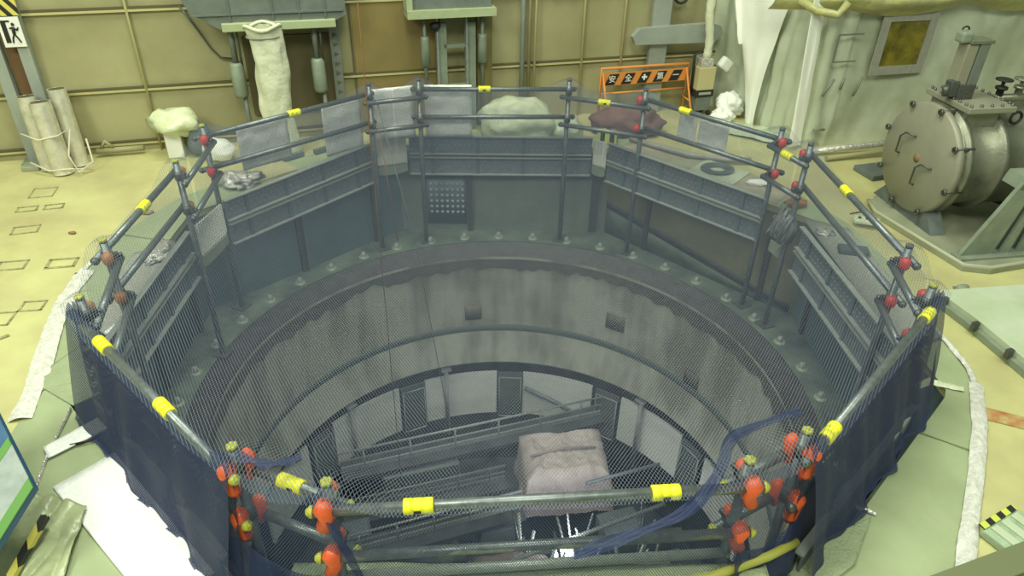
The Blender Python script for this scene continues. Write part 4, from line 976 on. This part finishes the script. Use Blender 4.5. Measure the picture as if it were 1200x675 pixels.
# ------------------------------------------------------------------ nets
def bound():
    return [p+p.normalized()*.11 for p in PV]
BQ = bound()
def bd_pt(u):
    """u in 0..1 round the ring, proportional to index"""
    n = len(BQ); t = u*n; i = int(t) % n; f = t-int(t); return BQ[i].lerp(BQ[(i+1) % n], f), f, i
def topnet(u, v):
    p, f, i = bd_pt(u % 1.0); q = p*v; pk = 0
    for c_ in PV:
        dd = (q-c_).length; pk = max(pk, math.exp(-(dd/.15)**2))
    z = TOPZ+.030-.10*(1-v**2)-(.03*max(0, (v-.965)/.035))+.13*pk+.006*math.sin(q.x*9+q.y*4)
    return V(q.x, q.y, z)
g = MB(); n_u, n_v = 16*14, 40
g.grid(topnet, n_u, n_v, lambda u, v: (topnet(u, v).x, topnet(u, v).y))
tn = g.build('safety_net', M_net); tag(tn, 'blue mesh safety net spread over the scaffold ring above the well', 'net')
def skirt(i0, i1, label, m, top_off, bot_off, fold, kf, ztop=TOPZ+.03, zbot=.02, seed=0, wide='', sc_=1.):
    a, b = PV[i0], PV[i1]; d = (b-a).normalized(); n = outward(i0, i1); L_ = (b-a).length
    na = (PV[i0]+partner(i0))/2; nb = (PV[i1]+partner(i1))/2; A_ = na+na.normalized()*.02; B_ = nb+nb.normalized()*.02
    P = [A_, a, b, B_]
    if wide == 'in': P = [a-d*.05, a, b, b+d*.05]
    if wide == 'out': P = [partner(i0)+(partner(i0)).normalized()*.0, a, b, partner(i1)]
    A_, B_ = P[0], P[3]; c0 = [0, (a-A_).length]; c0.append(c0[1]+L_); c0.append(c0[2]+(B_-b).length); tot = c0[3]
    def base(s_):
        for k in range(3):
            if s_ <= c0[k+1]+1e-9:
                t = (s_-c0[k])/(c0[k+1]-c0[k]); return P[k].lerp(P[k+1], t)
        return P[3]
    def fn(u, v):
        s_ = u*tot; p = base(s_); rad = p.normalized(); nn = (n*.6+rad*.4).normalized()
        o_ = top_off+(bot_off-top_off)*(v**.7)
        wv = fold*v**.6*(math.sin(s_*kf+seed+1.5*noise.noise(V(s_*2, v*1.5, seed)))+.5*math.sin(s_*kf*2.3+seed*2+v*2))
        q = p+nn*(o_+wv)+d*(.05*noise.noise(V(s_*3, v*2, seed+4))*v)
        zt = ztop+.06*max(math.exp(-((s_-c0[1])/.1)**2), math.exp(-((s_-c0[2])/.1)**2))-.02*math.sin(PI*u)
        q.z = zt+(zbot-zt)*min(1, v*1.06)+(0.02*noise.noise(V(s_*8, 0, seed)) if v > .94 else 0)
        if v > .93: q += nn*(.012+.02*noise.noise(V(s_*5, v*9, seed)))*(v-.93)/.07
        q.z = max(q.z, .018)
        return q
    g = MB(); g.grid(fn, int(tot*60), 26, lambda u, v: (u*tot*sc_, v*.75)); o = g.build('hanging_net', m); tag(o, label, 'net'); return o
skirt(1, 2, 'blue net hanging behind the back rail', M_net, .03, .06, .010, 9, seed=1)
skirt(3, 4, 'blue net hanging behind the back right rail', M_net, .03, .07, .012, 9, seed=2)
skirt(5, 6, 'blue net hanging outside the right rail', M_net, .04, .08, .012, 9, seed=3)
skirt(7, 8, 'dense bunched navy net hanging outside the front right rail', M_net_dense, .05, .24, .022, 13, seed=4, wide='in')
skirt(7, 8, 'inner layer of navy net behind the bunched front right net', M_net_dense, .03, .13, .03, 9, seed=14, zbot=.05, wide='in')
skirt(9, 10, 'blue net hanging in front of the front rail', M_net_side, .05, .10, .015, 12, seed=5, wide='out')
skirt(11, 12, 'dense bunched navy net hanging outside the front left rail', M_net_dense, .05, .22, .016, 9, seed=6, wide='in')
skirt(11, 12, 'inner layer of navy net behind the bunched front left net', M_net_dense, .03, .13, .03, 8, seed=16, zbot=.05, wide='in')
skirt(13, 14, 'blue net hanging outside the left rail', M_net, .04, .08, .012, 9, seed=7)
skirt(15, 0, 'blue net hanging behind the back left rail', M_net, .03, .06, .010, 9, seed=8)
skirt(8, 9, 'navy net bunched low at the front right corner link', M_net_dense, .09, .16, .03, 14, seed=24, ztop=.26, wide='in')
skirt(10, 11, 'navy net bunched low at the front left corner link', M_net_dense, .09, .16, .03, 14, seed=26, ztop=.26, wide='in')
# gathered hem ribbons lying on the front edges
def ribbon(pts, r, label):
    pts = [Vector(p) for p in pts]; dense = []
    n = len(pts)
    for i in range(n-1):
        p0, p1, p2, p3 = pts[max(i-1, 0)], pts[i], pts[i+1], pts[min(i+2, n-1)]
        for k in range(8):
            t = k/8; dense.append(.5*((2*p1)+(p2-p0)*t+(2*p0-5*p1+4*p2-p3)*t*t+(3*p1-p0-3*p2+p3)*t**3))
    dense.append(pts[-1]); m = len(dense)-1
    def fn(u, v):
        i = int(round(u*m)); t = (dense[min(i+1, m)]-dense[max(i-1, 0)]).normalized(); s_ = t.cross(V(0, 0, 1)).normalized()
        return dense[i]+s_*r*(v-.5)*2+V(0, 0, .012*math.sin(v*9+u*20))
    g = MB(); g.grid(fn, m, 6, lambda u, v: (u*3, v*.1)); tag(g.build('net_hem', M_net_dense), label, 'net')
ribbon([(1.40, -2.16, .76), (1.07, -2.30, .74), (.93, -2.55, .76), (.76, -2.74, .74), (.52, -2.82, .68), (.30, -2.86, .60)], .026, 'gathered blue net hem looping over the front right corner')
ribbon([(-.86, -2.50, .75), (-.98, -2.56, .77), (-1.12, -2.54, .80)], .022, 'gathered blue net hem at the front left corner')
ribbon([(-.75, -2.70, .76), (-.65, -2.80, .60), (-.56, -2.84, .35)], .02, 'narrow blue net hem hanging down beside the left end post of the front rail')

# ------------------------------------------------------------------ ropes
tag(MB().tube([V(-1.155, 1.0, 6), V(-1.155, 1.0, -3.4)], .0045, 6).build('hanging_rope', M_rope), 'thin brown rope hanging plumb from above into the well', 'rope')
tag(MB().tube([V(-1.33, 2.37, .62), V(-1.0, 2.25, -1.0), V(-.72, 2.1, -3.3)], .005, 6).build('hanging_rope', M_doorg), 'dark rope running down from the back left corner post', 'rope')
tag(MB().tube([V(-1.36, 2.34, .6), V(-1.28, 2.32, -.2), V(-1.22, 2.3, -.9)], .005, 6).build('hanging_rope', M_rope), 'short brown rope hanging down by the back left corner post', 'rope')

# ------------------------------------------------------------------ things on the floor behind the rails
def hung(a, b, t0, t1, z0, z1, off_, label, m=M_pale):
    pa_, pb = PV[a], PV[b]; n = outward(a, b)
    def fn(u, v):
        p = pa_.lerp(pb, t0+(t1-t0)*u)+n*(off_+.012*noise.noise(V(u*5, v*5, t0*9))); p.z = z0+(z1-z0)*v; return p
    tag(MB().grid(fn, 14, 14).build('hanging_sheet', m, solid=.004), label, 'sheet')
hung(1, 2, .03, .35, .16, .72, .13, 'pale grey sheet hung behind the left part of the back rail')
hung(0, 1, .1, .95, .16, .72, .13, 'pale grey sheet hung behind the back left corner link')
hung(15, 0, .72, .98, .14, .66, .14, 'pale grey sheet hung at the right end of the back left rail')
hung(15, 0, .20, .50, .25, .66, .14, 'pale grey sheet hung at the left part of the back left rail')
hung(3, 4, .24, .38, .36, .66, .12, 'small white sheet hung from the back right rail')
hung(3, 4, .40, .62, .40, .64, .12, 'bluish sheet hung from the back right rail beside the small white one')
tag(MB().blob((.08, 3.22, .15), (.44, .26, .28), 4, .22, 1.6, 12, -.13).build('wrapped_mound', M_bag), 'large white plastic wrapped mound behind the back rail', 'bundle')
tag(MB().blob((.62, 3.25, .07), (.22, .2, .14), 4, .25, 1.6, 22, -.055).build('wrapped_mound', M_tray), 'smaller pale green wrapped mound right of the large white one', 'bundle')
tag(MB().blob((1.32, 3.35, .12), (.42, .22, .22), 4, .25, 1.8, 6, -.105).build('red_bag', M_redbag), 'dark red cloth bag behind the back right corner', 'bag')
tag(MB().box((1.08, 2.98, .09), (.22, .10, .16), -.3, bev=.01).build('striped_block', M_haz2), 'small black striped block at the back right corner', 'block')
tag(MB().tube([(1.35, 3.05, .05), (1.6, 2.85, .05), (1.9, 2.62, .05), (2.3, 2.5, .05), (2.55, 2.48, .06)], .03, 10).build('grey_hose', M_gtape), 'grey hose lying on the floor behind the back right rail', 'hose')
e = empty('cable_coil', (2.17, 2.25, 0), 'flattened dark cable coil on a pale plate behind the back right rail', 'cable coil')
MB().box((2.17, 2.25, .015), (.5, .4, .03), -.7, bev=.005).build('plate', M_tray, e)
g = MB()
for k in range(6): 
    r_ = .07+.014*k; g.tube([V(2.15+r_*1.5*math.cos(t)*.8, 2.27+r_*math.sin(t), .045+.006*(k % 2)) for t in [2*PI*j/20 for j in range(21)]], .007, 6)
g.build('coil', M_doorg, e)
tag(MB().blob((2.50, 1.98, .03), (.12, .06, .03), 3, .4, 3, 3).build('crumpled_paper', M_foil), 'crumpled white paper near the far right corner', 'paper')
tag(MB().blob((2.72, 1.50, .05), (.10, .06, .04), 3, .5, 3, 8).build('orange_rag', M_brownv), 'orange brown rag at the far right corner', 'rag')
e = empty('clear_plastic_bundle', (-2.62, 1.75, 0), 'crumpled clear and white plastic bundle behind the back left rail', 'bundle')
MB().blob((-2.62, 1.75, .05), (.18, .13, .07), 4, .6, 3, 2, -.04).build('plastic', M_tape, e)
MB().blob((-2.50, 1.86, .04), (.09, .07, .05), 3, .6, 3, 5, -.03).build('dark_scrap', M_doorg, e)
tag(MB().blob((-3.0, 2.32, .12), (.16, .12, .12), 3, .2, 2, 6, -.11).build('white_sack', M_pale), 'white sack on the floor behind the left back corner posts', 'sack')
tag(MB().box((-2.42, 2.0, .02), (.5, .3, .03), .8, bev=.006).build('wooden_plate', M_tan), 'flat tan board on the floor behind the back left rail', 'board')
for k, (x, y, a_, t) in enumerate(((-2.3, 2.35, .75, 'left'), (-1.95, 2.62, .8, 'right'))):
    tag(MB().box((x, y, .04), (.34, .05, .05), a_, bev=.005).build('dark_timber', M_doorg), t+' of two dark timbers lying behind the back left rail', 'timber')
# bagged object near the wall at left
e = empty('bagged_equipment', (-3.45, 2.55, 0), 'equipment under a crumpled pale yellow green plastic bag near the wall', 'bagged equipment')
MB().blob((-3.44, 2.42, .36), (.24, .17, .15), 3, .55, 1.3, 17).build('plastic_bag', M_bag, e)
MB().blob((-3.24, 2.48, .16), (.14, .12, .20), 3, .25, 2, 3, -.15).build('dark_body', M_doorg, e)
MB().box((-3.48, 2.42, .15), (.16, .14, .30), .2, bev=.01).build('stand', M_pale, e)
# foil & debris on the left ring (seen through the net)
tag(MB().blob((-2.85, .42, .03), (.10, .20, .03), 3, .6, 3, 31).build('foil_scrap', M_tape), 'crumpled silver foil on the floor beside the left rail', 'foil')
tag(MB().box((-2.72, -.62, .03), (.03, .2, .02), -.3).build('white_stick', M_foil), 'short bright white stick near the left corner posts', 'stick')
# grating walkway on the right ring
M_grat = mat('grating', (.52, .52, .46), .6, 0, .25, 60, (.34, .34, .30), .9, 120)
quadsheet('mesh_walkway', [(2.70, 1.25), (3.05, 1.05), (3.10, -.55), (2.74, -.75)], M_grat, 'grey textured walkway mat just outside the right rail', 'mat', z=.02)
quadsheet('mesh_walkway', [(-2.70, .55), (-3.05, .40), (-2.98, -.55), (-2.70, -.75)], M_grat, 'grey textured walkway mat just outside the left rail', 'mat', z=.02)
quadsheet('grey_floor_mat', [(1.15, 2.85), (1.45, 3.15), (2.85, 1.85), (2.55, 1.55)], mat('mat_tan', (.46, .42, .30), .6, 0, .3, 6), 'tan sheeting strip behind the back right planks', 'mat', z=.012, th=.006)
tag(MB().box((2.92, .62, .05), (.24, .12, .05), -.2, bev=.008).build('steel_channel', M_teal), 'short dark teal steel channel lying on the right walkway', 'channel')
tag(MB().blob((2.80, .95, .04), (.08, .06, .03), 3, .6, 3, 21).build('foil_scrap', M_tape), 'crumpled silver foil scrap on the right walkway', 'foil')
